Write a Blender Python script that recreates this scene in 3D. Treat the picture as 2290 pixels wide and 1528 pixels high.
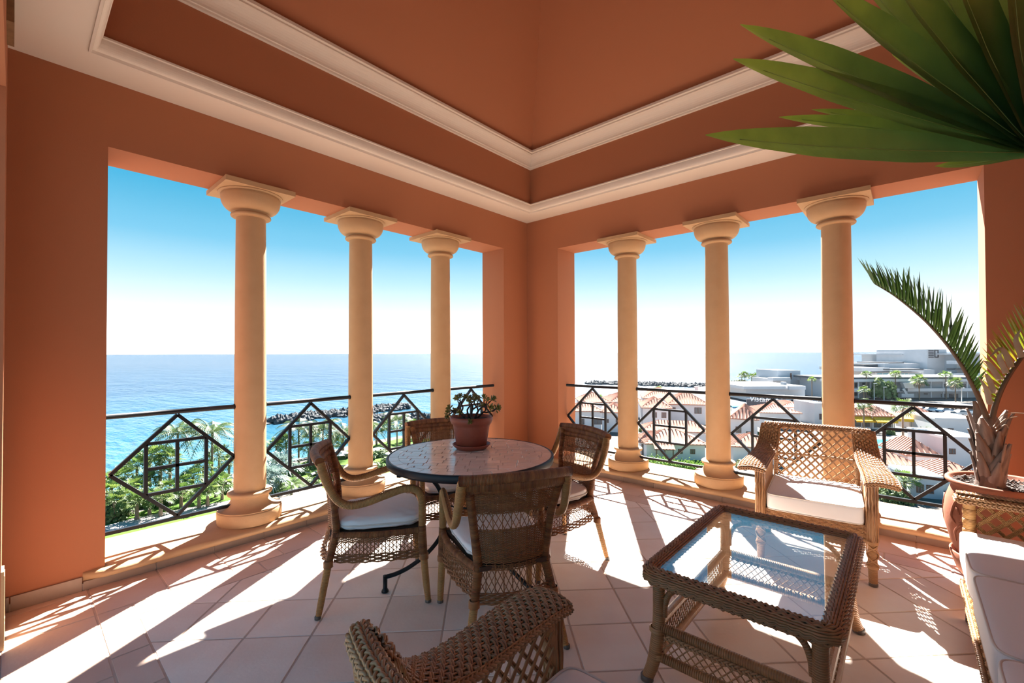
import bpy, math, random
import numpy as np

rng = np.random.default_rng(7)
random.seed(7)
SC = bpy.context.scene
COL = SC.collection
for o in list(bpy.data.objects):
    bpy.data.objects.remove(o, do_unlink=True)
PI = math.pi

# ------------------------------------------------------------------ camera, sky, sun, exposure
# world axes: x runs along the left wall away from the far corner, y along the right wall, z up; floor at z = 0
FOC, CY, YAW, PITCH, ROLL = 989.7, 777.8, 0.7268, 0.0122, -0.0034
CAM = np.array([4.2958, 3.5625, 1.36])
_F = np.array([-math.cos(YAW)*math.cos(PITCH), -math.sin(YAW)*math.cos(PITCH), math.sin(PITCH)])
_R0 = np.array([-math.sin(YAW), math.cos(YAW), 0.0])
_U0 = np.cross(_R0, _F)
_R = math.cos(ROLL)*_R0 + math.sin(ROLL)*_U0
_U = -math.sin(ROLL)*_R0 + math.cos(ROLL)*_U0
cd = bpy.data.cameras.new('camera')
cam = bpy.data.objects.new('camera', cd); COL.objects.link(cam)
from mathutils import Matrix, Vector, noise as mnoise
M = Matrix.Identity(4)
for i in range(3):
    M[i][0], M[i][1], M[i][2], M[i][3] = _R[i], _U[i], -_F[i], CAM[i]
cam.matrix_world = M
cd.sensor_width = 36.0
cd.lens = 36.0*FOC/2290.0
cd.shift_y = (CY-764.0)/2290.0
cd.clip_start, cd.clip_end = 0.02, 120000.0
SC.camera = cam

SC.view_settings.view_transform = 'Standard'
SC.view_settings.look = 'None'
SC.view_settings.gamma = 1.0
SC.view_settings.use_curve_mapping = False
SC.view_settings.exposure = 0.65

SKY_STRENGTH, SUN_ENERGY = 0.745, 24.5
w = bpy.data.worlds.new('sky'); SC.world = w; w.use_nodes = True
nt = w.node_tree; nt.nodes.clear()
tc = nt.nodes.new('ShaderNodeTexCoord'); sx = nt.nodes.new('ShaderNodeSeparateXYZ')
nt.links.new(tc.outputs['Generated'], sx.inputs[0])
rp = nt.nodes.new('ShaderNodeValToRGB'); nt.links.new(sx.outputs['Z'], rp.inputs[0])
stops = [(0.0, (3.6, 3.5, 3.4)), (0.03, (2.3, 2.28, 2.25)), (0.085, (0.84, 0.94, 0.97)), (0.15, (0.47, 0.76, 0.89)),
         (0.215, (0.19, 0.55, 0.79)), (0.30, (0.062, 0.425, 0.70)), (0.42, (0.035, 0.34, 0.64)), (1.0, (0.03, 0.26, 0.60))]
el = rp.color_ramp.elements
while len(el) < len(stops): el.new(0.5)
for e, (p, c) in zip(el, stops):
    e.position = p; e.color = (*c, 1)
bg = nt.nodes.new('ShaderNodeBackground'); bg.inputs[1].default_value = SKY_STRENGTH
nt.links.new(rp.outputs[0], bg.inputs[0])
wo = nt.nodes.new('ShaderNodeOutputWorld'); nt.links.new(bg.outputs[0], wo.inputs[0])

sd = bpy.data.lights.new('sun', 'SUN'); sd.energy = SUN_ENERGY; sd.angle = 0.011; sd.color = (1.0, 0.955, 0.90)
sun = bpy.data.objects.new('sun', sd); COL.objects.link(sun)
sun.rotation_euler = Vector((1.0, 0.63, -1.18)).to_track_quat('-Z', 'Y').to_euler()
sun.location = (-6, -4, 9)

# ------------------------------------------------------------------ helpers
def lin(h):
    c = [int(h[i:i+2], 16)/255 for i in (0, 2, 4)]
    return tuple(x/12.92 if x <= 0.04045 else ((x+0.055)/1.055)**2.4 for x in c)

def aim(px, py, d):
    """point seen at photo pixel (px, py) at distance d along the view axis"""
    return CAM + (_F + _R*(px-1145.0)/FOC - _U*(py-CY)/FOC)*d

def onz(px, py, z):
    r = _F + _R*(px-1145.0)/FOC - _U*(py-CY)/FOC
    return CAM + r*((z-CAM[2])/r[2])

def mat(name, col, rough=0.6, var=0.0, vscale=4.0, col2=None, bump=0.0, bscale=60.0, spec=0.5, metal=0.0, rand=0.0,
        strand=None, rings=0.0, ringcol=0.0, trans=0.0, stretch=(1, 1, 1), band=0.0, detail=4.0):
    m = bpy.data.materials.new(name); m.use_nodes = True
    t = m.node_tree; N = t.nodes; L = t.links; N.clear()
    out = N.new('ShaderNodeOutputMaterial'); b = N.new('ShaderNodeBsdfPrincipled')
    b.inputs['Roughness'].default_value = rough; b.inputs['Metallic'].default_value = metal
    b.inputs['Specular IOR Level'].default_value = spec
    tcn = N.new('ShaderNodeTexCoord'); mp = N.new('ShaderNodeMapping'); mp.inputs['Scale'].default_value = stretch
    L.new(tcn.outputs['Object'], mp.inputs[0])
    rgb = N.new('ShaderNodeRGB'); rgb.outputs[0].default_value = (*col, 1); cur = rgb.outputs[0]
    sep = None
    if strand or rings or band:
        uv = N.new('ShaderNodeUVMap'); sep = N.new('ShaderNodeSeparateXYZ'); L.new(uv.outputs[0], sep.inputs[0])
    def mix(fac, a, c, kind='MIX'):
        n = N.new('ShaderNodeMix'); n.data_type = 'RGBA'; n.blend_type = kind
        if isinstance(fac, float): n.inputs[0].default_value = fac
        else: L.new(fac, n.inputs[0])
        L.new(a, n.inputs[6])
        if isinstance(c, tuple): n.inputs[7].default_value = (*c, 1)
        else: L.new(c, n.inputs[7])
        return n.outputs[2]
    if strand:
        cur = mix(sep.outputs[0], cur, strand)
    if band:
        nz = N.new('ShaderNodeTexNoise'); nz.noise_dimensions = '1D'; nz.inputs['Scale'].default_value = band
        nz.inputs['Detail'].default_value = 3.0; L.new(sep.outputs[1], nz.inputs['W'])
        rr = N.new('ShaderNodeMapRange'); rr.inputs[1].default_value = 0.35; rr.inputs[2].default_value = 0.65
        L.new(nz.outputs[0], rr.inputs[0])
        cur = mix(rr.outputs[0], cur, col2)
    if var:
        nz = N.new('ShaderNodeTexNoise'); nz.inputs['Scale'].default_value = vscale; nz.inputs['Detail'].default_value = detail
        L.new(mp.outputs[0], nz.inputs['Vector'])
        rr = N.new('ShaderNodeMapRange'); rr.inputs[1].default_value = 0.3; rr.inputs[2].default_value = 0.7
        rr.inputs[4].default_value = var; L.new(nz.outputs[0], rr.inputs[0])
        c2 = col2 if (col2 and not band) else tuple(x*0.55 for x in col)
        cur = mix(rr.outputs[0], cur, c2)
    if rand:
        oi = N.new('ShaderNodeObjectInfo'); rr = N.new('ShaderNodeMapRange')
        rr.inputs[3].default_value = 1.0-rand; rr.inputs[4].default_value = 1.0+rand
        L.new(oi.outputs['Random'], rr.inputs[0])
        hs = N.new('ShaderNodeHueSaturation'); L.new(rr.outputs[0], hs.inputs['Value']); L.new(cur, hs.inputs['Color']); cur = hs.outputs[0]
    hgt = None
    if rings:
        wv = N.new('ShaderNodeMath'); wv.operation = 'MULTIPLY'; wv.inputs[1].default_value = rings*2*PI; L.new(sep.outputs[1], wv.inputs[0])
        sn = N.new('ShaderNodeMath'); sn.operation = 'SINE'; L.new(wv.outputs[0], sn.inputs[0]); hgt = sn.outputs[0]
        if ringcol:
            rr = N.new('ShaderNodeMapRange'); rr.inputs[1].default_value = -1.0; rr.inputs[2].default_value = -0.4
            rr.inputs[3].default_value = ringcol; rr.inputs[4].default_value = 0.0; L.new(sn.outputs[0], rr.inputs[0])
            cur = mix(rr.outputs[0], cur, tuple(x*0.3 for x in col))
    L.new(cur, b.inputs['Base Color'])
    if bump:
        if hgt is None:
            nb = N.new('ShaderNodeTexNoise'); nb.inputs['Scale'].default_value = bscale; nb.inputs['Detail'].default_value = 5.0
            L.new(mp.outputs[0], nb.inputs['Vector']); hgt = nb.outputs[0]
        bp = N.new('ShaderNodeBump'); bp.inputs['Strength'].default_value = bump; bp.inputs['Distance'].default_value = 0.004
        L.new(hgt, bp.inputs['Height']); L.new(bp.outputs[0], b.inputs['Normal'])
    if trans:
        tr = N.new('ShaderNodeBsdfTranslucent'); L.new(cur, tr.inputs[0])
        ms = N.new('ShaderNodeMixShader'); ms.inputs[0].default_value = trans
        L.new(b.outputs[0], ms.inputs[1]); L.new(tr.outputs[0], ms.inputs[2]); L.new(ms.outputs[0], out.inputs[0])
    else:
        L.new(b.outputs[0], out.inputs[0])
    return m

def unit(a):
    return a/np.maximum(np.linalg.norm(a, axis=-1, keepdims=True), 1e-12)

class MB:
    """collects vertices and faces, then links them as ONE mesh object"""
    def __init__(s):
        s.V, s.F, s.UV, s.S, s.n = [], [], [], [], 0
    def add(s, V, F, uv=None, smooth=True):
        V = np.asarray(V, float).reshape(-1, 3); F = np.asarray(F, int)
        s.V.append(V); s.F.append(F+s.n); s.S.append(smooth)
        s.UV.append(np.zeros((len(V), 2)) if uv is None else np.asarray(uv, float).reshape(-1, 2))
        s.n += len(V); return s
    def poly(s, pts):
        return s.add(pts, [list(range(len(pts)))], smooth=False)
    def grid(s, P, wrap_u=False, wrap_v=False, uv=None, smooth=True, flip=False):
        P = np.asarray(P, float); a, b = P.shape[:2]
        i = np.arange(a if wrap_u else a-1); j = np.arange(b if wrap_v else b-1)
        I, J = np.meshgrid(i, j, indexing='ij'); I2, J2 = (I+1) % a, (J+1) % b
        F = np.stack([I*b+J, I2*b+J, I2*b+J2, I*b+J2], -1).reshape(-1, 4)
        if flip: F = F[:, ::-1]
        return s.add(P.reshape(-1, 3), F, uv, smooth)
    def box(s, c, size, axes=None, taper=1.0):
        hx, hy, hz = (x/2 for x in size)
        v = np.array([(x, y, z) for z in (-1, 1) for y in (-1, 1) for x in (-1, 1)], float)
        k = np.where(v[:, 2:3] > 0, taper, 1.0)
        v = v*np.array([hx, hy, hz])*np.concatenate([k, k, np.ones_like(k)], 1)
        if axes is not None: v = v@np.asarray(axes)
        F = [[0, 2, 3, 1], [4, 5, 7, 6], [0, 1, 5, 4], [2, 6, 7, 3], [0, 4, 6, 2], [1, 3, 7, 5]]
        return s.add(v+np.asarray(c), F, smooth=False)
    def cbox(s, x0, x1, y0, y1, z0, z1):
        return s.box(((x0+x1)/2, (y0+y1)/2, (z0+z1)/2), (abs(x1-x0), abs(y1-y0), abs(z1-z0)))
    def bar(s, a, b, w, h, up=(0, 0, 1)):
        a, b = np.asarray(a, float), np.asarray(b, float); d = b-a; l = np.linalg.norm(d); d /= l
        sd_ = unit(np.cross(d, np.asarray(up, float))); u = np.cross(sd_, d)
        return s.box((a+b)/2, (l, w, h), np.array([d, sd_, u]))
    def tubes(s, P, r, up, sides=5, uvx=None, closed=False):
        """k tubes at once: P (k,n,3), up (3,) or (k,n,3)"""
        P = np.asarray(P, float); k, n = P.shape[:2]
        T = np.roll(P, -1, 1)-np.roll(P, 1, 1) if closed else np.gradient(P, axis=1)
        T = unit(T); up = np.broadcast_to(np.asarray(up, float), P.shape)
        A = unit(np.cross(T, up)); B = np.cross(A, T)
        an = np.arange(sides)*2*PI/sides
        r = np.asarray(r, float); r = np.broadcast_to(r if r.ndim else r, (k, n) if r.ndim < 2 else r.shape)
        Q = P[:, :, None]+r[:, :, None, None]*(np.cos(an)[:, None]*A[:, :, None]+np.sin(an)[:, None]*B[:, :, None])
        m = n if closed else n-1
        I, J, K = np.meshgrid(np.arange(k), np.arange(m), np.arange(sides), indexing='ij')
        J2, K2 = (J+1) % n, (K+1) % sides
        f = lambda i, j, q: (i*n+j)*sides+q
        F = np.stack([f(I, J, K), f(I, J, K2), f(I, J2, K2), f(I, J2, K)], -1).reshape(-1, 4)
        ln = np.concatenate([np.zeros((k, 1)), np.cumsum(np.linalg.norm(np.diff(P, axis=1), axis=2), 1)], 1)
        ux = rng.random(k) if uvx is None else np.full(k, uvx)
        uv = np.stack([np.broadcast_to(ux[:, None, None], Q.shape[:3]), np.broadcast_to(ln[:, :, None], Q.shape[:3])], -1)
        s.add(Q, F, uv)
        if not closed:
            base = s.n-k*n*sides
            e = np.arange(sides)
            for q in range(k):
                s.F.append(np.array([base+(q*n)*sides+e])); s.S.append(False)
                s.F.append(np.array([base+(q*n+n-1)*sides+e[::-1]])); s.S.append(False)
        return s
    def tube(s, pts, r, sides=8, up=None, sub=0, closed=False, uvx=None):
        P = np.asarray(pts, float); r = np.broadcast_to(np.asarray(r, float), (len(P),)).copy()
        if sub: P, r = smooth_path(P, sub, r)
        if up is None:
            T = unit(np.gradient(P, axis=0)); d = P[-1]-P[0]
            c = np.array([0, 0, 1.0]) if abs(unit(d)[2]) < 0.8 else np.array([0, 1.0, 0])
            U = np.empty_like(P); u = c
            for i in range(len(P)):
                u = u-T[i]*(u@T[i]); u = u/max(np.linalg.norm(u), 1e-9); U[i] = u
            up = U[None]
        return s.tubes(P[None], r[None], up, sides, uvx, closed)
    def lathe(s, prof, seg=40, c=(0, 0, 0), cap=True, smooth=True):
        prof = np.asarray(prof, float); a = np.arange(seg)*2*PI/seg
        P = np.stack([prof[:, None, 0]*np.cos(a), prof[:, None, 0]*np.sin(a), np.broadcast_to(prof[:, None, 1], (len(prof), seg))], -1)+np.asarray(c)
        ln = np.concatenate([[0], np.cumsum(np.linalg.norm(np.diff(prof, axis=0), axis=1))])
        uv = np.stack([np.zeros((len(prof), seg)), np.broadcast_to(ln[:, None], (len(prof), seg))], -1)
        s.grid(P, wrap_v=True, uv=uv, smooth=smooth, flip=True)
        if cap:
            if prof[0, 0] > 1e-6: s.poly(P[0][::-1])
            if prof[-1, 0] > 1e-6: s.poly(P[-1])
        return s
    def prism(s, poly, z0, z1, bev=0.0):
        p = np.asarray(poly, float)[:, :2]; n = len(p)
        rings = [np.c_[p, np.full(n, z0)]]
        if bev:
            c = p.mean(0); q = p+unit(c-p)*bev*1.3
            rings += [np.c_[p, np.full(n, z1-bev)], np.c_[q, np.full(n, z1)]]
        else:
            rings += [np.c_[p, np.full(n, z1)]]
        s.grid(np.array(rings), wrap_v=True, smooth=False, flip=True)
        s.poly(rings[-1]); return s
    def sweep(s, prof, path_f, closed_prof=False):
        return s
    def build(s, name, material, parent=None, kind=None, label=None, cat=None, group=None):
        me = bpy.data.meshes.new(name); V = np.concatenate(s.V); UV = np.concatenate(s.UV)
        me.vertices.add(len(V)); me.vertices.foreach_set('co', V.ravel())
        L = np.concatenate([f.ravel() for f in s.F])
        tot = np.concatenate([np.full(len(f), f.shape[1]) for f in s.F])
        sm = np.concatenate([np.full(len(f), q) for f, q in zip(s.F, s.S)])
        me.loops.add(len(L)); me.loops.foreach_set('vertex_index', L.astype(np.int32))
        me.polygons.add(len(tot)); st = np.concatenate([[0], np.cumsum(tot)[:-1]])
        me.polygons.foreach_set('loop_start', st.astype(np.int32))
        me.polygons.foreach_set('use_smooth', sm)
        uvl = me.uv_layers.new(name='UVMap'); uvl.data.foreach_set('uv', UV[L].ravel())
        me.update(calc_edges=True)
        for m_ in (material if isinstance(material, (list, tuple)) else [material]): me.materials.append(m_)
        o = bpy.data.objects.new(name, me); COL.objects.link(o)
        if parent is not None: o.parent = parent
        tag(o, label, cat, group, kind); return o

def smooth_path(P, sub, r=None):
    """Catmull-Rom through the points"""
    P = np.asarray(P, float); n = len(P); E = np.vstack([2*P[0]-P[1], P, 2*P[-1]-P[-2]])
    out, ro = [], []
    for i in range(n-1):
        a, b, c, d = E[i:i+4]
        for t in np.arange(sub)/sub:
            out.append(0.5*((2*b)+(-a+c)*t+(2*a-5*b+4*c-d)*t*t+(-a+3*b-3*c+d)*t**3))
            if r is not None: ro.append(r[i]*(1-t)+r[i+1]*t)
    out.append(P[-1]); out = np.array(out)
    if r is None: return out
    ro.append(r[-1]); return out, np.array(ro)

def tag(o, label=None, cat=None, group=None, kind=None):
    if label: o['label'] = label
    if cat: o['category'] = cat
    if group: o['group'] = group
    if kind: o['kind'] = kind
    return o
def thing(name, label, cat, loc=(0, 0, 0), rz=0.0, group=None):
    o = bpy.data.objects.new(name, None); COL.objects.link(o); o.empty_display_size = 0.1
    o.location = loc; o.rotation_euler = (0, 0, rz); return tag(o, label, cat, group)
def struct(mb, name, m, parent=None):
    return mb.build(name, m, parent, kind='structure')
def copy_tree(o, parent=None):
    c = o.copy(); COL.objects.link(c)
    if parent is not None: c.parent = parent
    for ch in list(o.children): copy_tree(ch, c)
    return c
def share(o, name, parent, loc=(0, 0, 0), rot=(0, 0, 0), scale=(1, 1, 1)):
    c = o.copy(); c.name = name; COL.objects.link(c); c.parent = parent
    c.location = loc; c.rotation_euler = rot; c.scale = scale; return c

def braid(mb, P, up, w=0.012, r=0.004, pitch=0.05, sides=5, strands=3):
    """plaited strands along a path; up = the direction the braid faces"""
    P = np.asarray(P, float); seg = np.linalg.norm(np.diff(P, axis=0), axis=1); L = np.concatenate([[0], np.cumsum(seg)])
    n = max(6, int(L[-1]/pitch*8)); l = np.linspace(0, L[-1], n)
    Q = np.stack([np.interp(l, L, P[:, i]) for i in range(3)], -1)
    up = np.asarray(up, float)
    if up.ndim == 2: up = np.stack([np.interp(l, L, up[:, i]) for i in range(3)], -1)
    T = unit(np.gradient(Q, axis=0)); A = unit(np.cross(T, np.broadcast_to(up, Q.shape))); B = np.cross(A, T)
    ps = []
    for k in range(strands):
        ph = 2*PI*(l/pitch+k/strands)
        ps.append(Q+A*(w*np.sin(ph))[:, None]+B*(w*0.45*np.sin(2*ph))[:, None])
    mb.tubes(np.array(ps), r, B[None], sides); return mb

def normals(S, s, t):
    e = 1e-3
    return unit(np.cross(S(s+e, t)-S(s-e, t), S(s, t+e)-S(s, t-e)))
def woven(mb, S, ns, rows, r=0.002, amp=0.0035, spt=2, sides=4, grp=1, rs=0.0025, trange=None, jit=0.0):
    """wefts at the given t rows going over and under ns+1 stakes"""
    rows = np.asarray(rows, float); k = len(rows); n = ns*spt+1
    s = np.linspace(0, 1, n)
    s2, t2 = np.broadcast_to(s, (k, n)), np.broadcast_to(rows[:, None], (k, n))
    if jit: t2 = t2+rng.normal(0, jit, (k, 1))
    P = S(s2, t2); Nn = normals(S, s2, t2)
    off = amp*np.cos(PI*ns*s2+PI*((np.arange(k)//grp) % 2)[:, None])
    mb.tubes(P+Nn*off[..., None], r, Nn, sides)
    if rs:
        t0, t1 = trange if trange else (rows.min(), rows.max())
        m = 10; tt = np.linspace(t0, t1, m); ss = np.linspace(0, 1, ns+1)
        s2, t2 = np.broadcast_to(ss[:, None], (ns+1, m)), np.broadcast_to(tt, (ns+1, m))
        mb.tubes(S(s2, t2), rs, normals(S, s2, t2), 4)
    return mb
def lattice(mb, S, n, span, t0, t1, r=0.0022, off=0.002, dbl=0.0, m=9, sides=4):
    """diagonal strands both ways over s in 0..1, t in t0..t1; span = run in s of one strand from t0 to t1"""
    for d in (1, -1):
        for k in range(-int(math.ceil(span*n))-1, n+int(math.ceil(span*n))+2):
            for q in ((-dbl, dbl) if dbl else (0.0,)):
                sa = (k+0.5)/n+q
                # s = sa + d*span*u, u in 0..1
                ua, ub = sorted(((0-sa)/(d*span), (1-sa)/(d*span)))
                ua, ub = max(ua, 0), min(ub, 1)
                if ub-ua < 0.06: continue
                u = np.linspace(ua, ub, m); s = sa+d*span*u; t = t0+(t1-t0)*u
                P = S(s, t); Nn = normals(S, s, t)
                mb.tubes((P+Nn*off*d)[None], r, Nn[None], sides)
    return mb

def sgnpow(x, e):
    return np.sign(x)*np.abs(x)**e
def cushion(mb, a, b, c, e1=0.3, e2=0.25, ctr=(0, 0, 0), nu=28, nv=60, rear=1.0, puff=0.0, wrinkle=0.0, seed=0):
    """rounded seat cushion: half sizes a (x), b (y), c (z)"""
    ph = np.linspace(-PI/2, PI/2, nu)[:, None]; th = np.linspace(0, 2*PI, nv, endpoint=False)[None]
    X = a*sgnpow(np.cos(ph), e1)*sgnpow(np.cos(th), e2); Y = b*sgnpow(np.cos(ph), e1)*sgnpow(np.sin(th), e2)
    Z = c*sgnpow(np.sin(ph), e1)*np.ones_like(th)
    f = np.clip((1-(X/a)**2)*(1-(Y/b)**2), 0, 1)
    Z = Z*(1+puff*f)
    if wrinkle:
        q = np.random.default_rng(seed).random(6)*6
        rim = 1-f
        Z = Z+wrinkle*rim*(np.sin(X*70+q[0])*np.sin(Y*60+q[1])+0.6*np.sin(X*130+Y*40+q[2]))
        X = X+wrinkle*rim*0.8*np.sin(Y*80+Z*90+q[3]); Y = Y+wrinkle*rim*0.8*np.sin(X*85+Z*70+q[4])
    X = X*(rear+(1-rear)*(Y/b+1)/2)
    P = np.stack([X, Y, Z], -1)+np.asarray(ctr)
    mb.grid(P, wrap_v=True, flip=True)
    return mb
def ring_outline(a, b, e2, rear=1.0, n=64):
    th = np.linspace(0, 2*PI, n, endpoint=False)
    X, Y = a*sgnpow(np.cos(th), e2), b*sgnpow(np.sin(th), e2)
    return X*(rear+(1-rear)*(Y/b+1)/2), Y
def clip_poly(poly, edges):
    """convex clip; edges = [(nx, ny, c)] keep nx*x+ny*y <= c"""
    for nx, ny, c in edges:
        out = []
        for i in range(len(poly)):
            p, q = poly[i], poly[(i+1) % len(poly)]
            dp, dq = nx*p[0]+ny*p[1]-c, nx*q[0]+ny*q[1]-c
            if dp <= 0: out.append(p)
            if dp*dq < 0:
                t = dp/(dp-dq); out.append((p[0]+(q[0]-p[0])*t, p[1]+(q[1]-p[1])*t))
        poly = out
        if len(poly) < 3: return []
    return poly
def area(p):
    p = np.asarray(p); x, y = p[:, 0], p[:, 1]
    return 0.5*abs(np.dot(x, np.roll(y, -1))-np.dot(y, np.roll(x, -1)))

# ------------------------------------------------------------------ materials
PLASTER = mat('orange_plaster', (0.41, 0.165, 0.086), 0.85, var=0.12, vscale=1.3, col2=(0.365, 0.142, 0.071), bump=0.12, bscale=160, spec=0.15)
CREAM = mat('cream_plaster', (0.72, 0.635, 0.55), 0.8, var=0.1, vscale=2, col2=(0.67, 0.58, 0.485), spec=0.2)
STONE = mat('sand_stone', (0.52, 0.335, 0.185), 0.8, var=0.5, vscale=9, col2=(0.45, 0.28, 0.145), bump=0.25, bscale=140, spec=0.2)
TILE = mat('floor_tile', (0.88, 0.775, 0.675), 0.45, var=0.85, vscale=3.2, col2=(0.79, 0.625, 0.51), bump=0.25, bscale=45, spec=0.4, rand=0.10)
TILEB = mat('border_tile', (0.74, 0.55, 0.44), 0.45, var=0.8, vscale=3.2, col2=(0.60, 0.41, 0.315), bump=0.25, bscale=45, spec=0.4, rand=0.10)
GROUT = mat('grout', (0.62, 0.48, 0.39), 0.9, var=0.3, vscale=20)
SKIRT = mat('skirting_tile', (0.36, 0.265, 0.205), 0.5, var=0.5, vscale=9, col2=(0.27, 0.19, 0.14), bump=0.2, bscale=60, rand=0.08)
IRON = mat('black_iron', (0.009, 0.011, 0.015), 0.42, spec=0.3, bump=0.05, bscale=90)
WRAP = mat('wrapped_cane', (0.36, 0.145, 0.05), 0.5, spec=0.28, rings=170, ringcol=0.5, bump=0.5, band=26, col2=(0.18, 0.062, 0.026))
CANE = mat('plain_cane', (0.52, 0.275, 0.095), 0.45, spec=0.3, rings=150, ringcol=0.45, bump=0.45, band=12, col2=(0.43, 0.205, 0.07))
WEAVE = mat('woven_rattan', (0.29, 0.115, 0.043), 0.48, spec=0.28, strand=(0.19, 0.075, 0.035), var=0.5, vscale=30, col2=(0.40, 0.18, 0.07))
ARMWEAVE = mat('woven_cane', (0.40, 0.20, 0.085), 0.4, strand=(0.26, 0.12, 0.052), var=0.55, vscale=26, col2=(0.50, 0.28, 0.125))
ARMPOST = mat('cane_post', (0.43, 0.22, 0.09), 0.42, rings=120, ringcol=0.4, bump=0.4, band=14, col2=(0.35, 0.165, 0.066))
BACKER = mat('woven_backing', (0.07, 0.03, 0.016), 0.7)
FABRIC = mat('white_canvas', (0.87, 0.86, 0.86), 0.85, var=0.15, vscale=3, col2=(0.80, 0.78, 0.77), bump=0.12, bscale=400, spec=0.15)
PIPING = mat('canvas_piping', (0.74, 0.69, 0.63), 0.85, spec=0.15)
TERRA = mat('terracotta', (0.33, 0.13, 0.078), 0.72, var=0.6, vscale=7, col2=(0.25, 0.09, 0.055), bump=0.25, bscale=50, spec=0.25)
POTRED = mat('red_clay', (0.33, 0.085, 0.045), 0.5, var=0.75, vscale=9, col2=(0.20, 0.045, 0.03), bump=0.2, bscale=60)
SOIL = mat('potting_soil', (0.022, 0.016, 0.013), 0.95, var=0.5, vscale=60, col2=(0.05, 0.036, 0.028))
FOOTCAP = mat('foot_cap', (0.10, 0.08, 0.07), 0.4)
GLASSEDGE = mat('glass_edge', (0.25, 0.62, 0.52), 0.15)
def glass_mat():
    m = bpy.data.materials.new('table_glass'); m.use_nodes = True; t = m.node_tree; N = t.nodes; L = t.links; N.clear()
    out = N.new('ShaderNodeOutputMaterial'); fr = N.new('ShaderNodeFresnel'); ge = N.new('ShaderNodeNewGeometry')
    io = N.new('ShaderNodeMapRange'); io.inputs[3].default_value = 1.95; io.inputs[4].default_value = 1/1.95
    L.new(ge.outputs['Backfacing'], io.inputs[0]); L.new(io.outputs[0], fr.inputs[0])
    tr = N.new('ShaderNodeBsdfTransparent'); tr.inputs[0].default_value = (0.94, 0.97, 0.965, 1)
    gl = N.new('ShaderNodeBsdfGlossy'); gl.inputs[0].default_value = (1, 1, 1, 1); gl.inputs['Roughness'].default_value = 0.0
    mx = N.new('ShaderNodeMixShader'); L.new(fr.outputs[0], mx.inputs[0]); L.new(tr.outputs[0], mx.inputs[1]); L.new(gl.outputs[0], mx.inputs[2])
    df = N.new('ShaderNodeBsdfDiffuse'); df.inputs[0].default_value = (0.85, 0.9, 0.95, 1); m2 = N.new('ShaderNodeMixShader'); m2.inputs[0].default_value = 0.05      # diffuse white mixed in to imitate the pale sky sheen on the glass
    L.new(mx.outputs[0], m2.inputs[1]); L.new(df.outputs[0], m2.inputs[2]); L.new(m2.outputs[0], out.inputs[0]); return m
GLASS = glass_mat()
# ------------------------------------------------------------------ the room
RX, RY = 4.33, 4.37            # inner size of the loggia
ZS, ZL = 3.0, 2.607            # soffit, lintel
LX0, LX1 = 0.4325, 3.93        # left opening (along x)
RY0, RY1 = 0.474, 3.966        # right opening (along y)
TW = 0.36                      # wall thickness
ZSILL = 0.10

m = MB()
m.cbox(-TW, LX0, -TW, 0, -0.6, 3.35); m.cbox(LX1, RX+TW, -TW, 0, -0.6, 3.35)
m.cbox(LX0, LX1, -TW, 0, ZL, 3.35); m.cbox(LX0, LX1, -TW, 0, -0.6, 0.06)
struct(m, 'wall_left', PLASTER)
m = MB()
m.cbox(-TW, 0, 0, RY0, -0.6, 3.35); m.cbox(-TW, 0, RY1, RY+0.25, -0.6, 3.35)
m.cbox(-TW, 0, RY0, RY1, ZL, 3.35); m.cbox(-TW, 0, RY0, RY1, -0.6, 0.06)
struct(m, 'wall_right', PLASTER)
m = MB()
m.cbox(RX, RX+TW, 0, 0.45, -0.6, 3.35); m.cbox(RX, RX+TW, 3.95, RY+0.25, -0.6, 3.35)
m.cbox(RX, RX+TW, 0.45, 3.95, ZL, 3.35); m.cbox(RX, RX+TW, 0.45, 3.95, -0.6, 0.0)
struct(m, 'wall_rear', PLASTER)
m = MB(); m.cbox(0, RX, RY, RY+0.25, -0.6, 3.35); struct(m, 'wall_side', PLASTER)

def rect_sweep(prof, flip=False):
    """profile of (inset, z) swept round the room rectangle"""
    P = np.array([[(d, d, z), (RX-d, d, z), (RX-d, RY-d, z), (d, RY-d, z)] for d, z in prof])
    mb = MB(); mb.grid(P, wrap_v=True, smooth=False, flip=flip); return mb
# soffit with its small stepped moulding
arc = lambda d0, z0, d1, z1, n=7: [(d0+(d1-d0)*(1-math.cos(t)), z0+(z1-z0)*math.sin(t)) for t in np.linspace(0, PI/2, n)]
low = [(-0.02, ZS), (0.288, ZS), (0.288, ZS-0.010), (0.300, ZS-0.012), (0.304, ZS+0.004), (0.309, ZS+0.006)]
low += [(0.309+0.026*math.sin(t)*1.0, ZS+0.006+0.062*(1-math.cos(t))/1.0) for t in np.linspace(0, PI/2, 8)]
low += [(0.341, ZS+0.072), (0.341, ZS+0.083), (0.316, ZS+0.083)]
struct(rect_sweep(low), 'trim_1', CREAM)
FD = 0.315
up = [(FD-0.003, 3.488), (FD+0.022, 3.488), (FD+0.024, 3.502), (FD+0.03, 3.506)]
up += [(FD+0.03+0.088*(1-math.cos(t)), 3.506+0.085*math.sin(t)) for t in np.linspace(0, PI/2, 9)]
up += [(FD+0.126, 3.594), (FD+0.126, 3.606), (FD+0.142, 3.610), (FD+0.142, 3.632), (FD+0.06, 3.634)]
struct(rect_sweep(up), 'trim_2', CREAM)
m = rect_sweep([(FD, ZS+0.05), (FD, 3.63), (FD+0.075, 3.60)])
SL = 1.62
hx = min(RX, RY)/2-(FD+0.075)
za = 3.60+hx*SL
d0 = FD+0.075
c4 = [(d0, d0, 3.60), (RX-d0, d0, 3.60), (RX-d0, RY-d0, 3.60), (d0, RY-d0, 3.60)]
apex = (RX/2, RY/2, za)
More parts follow.
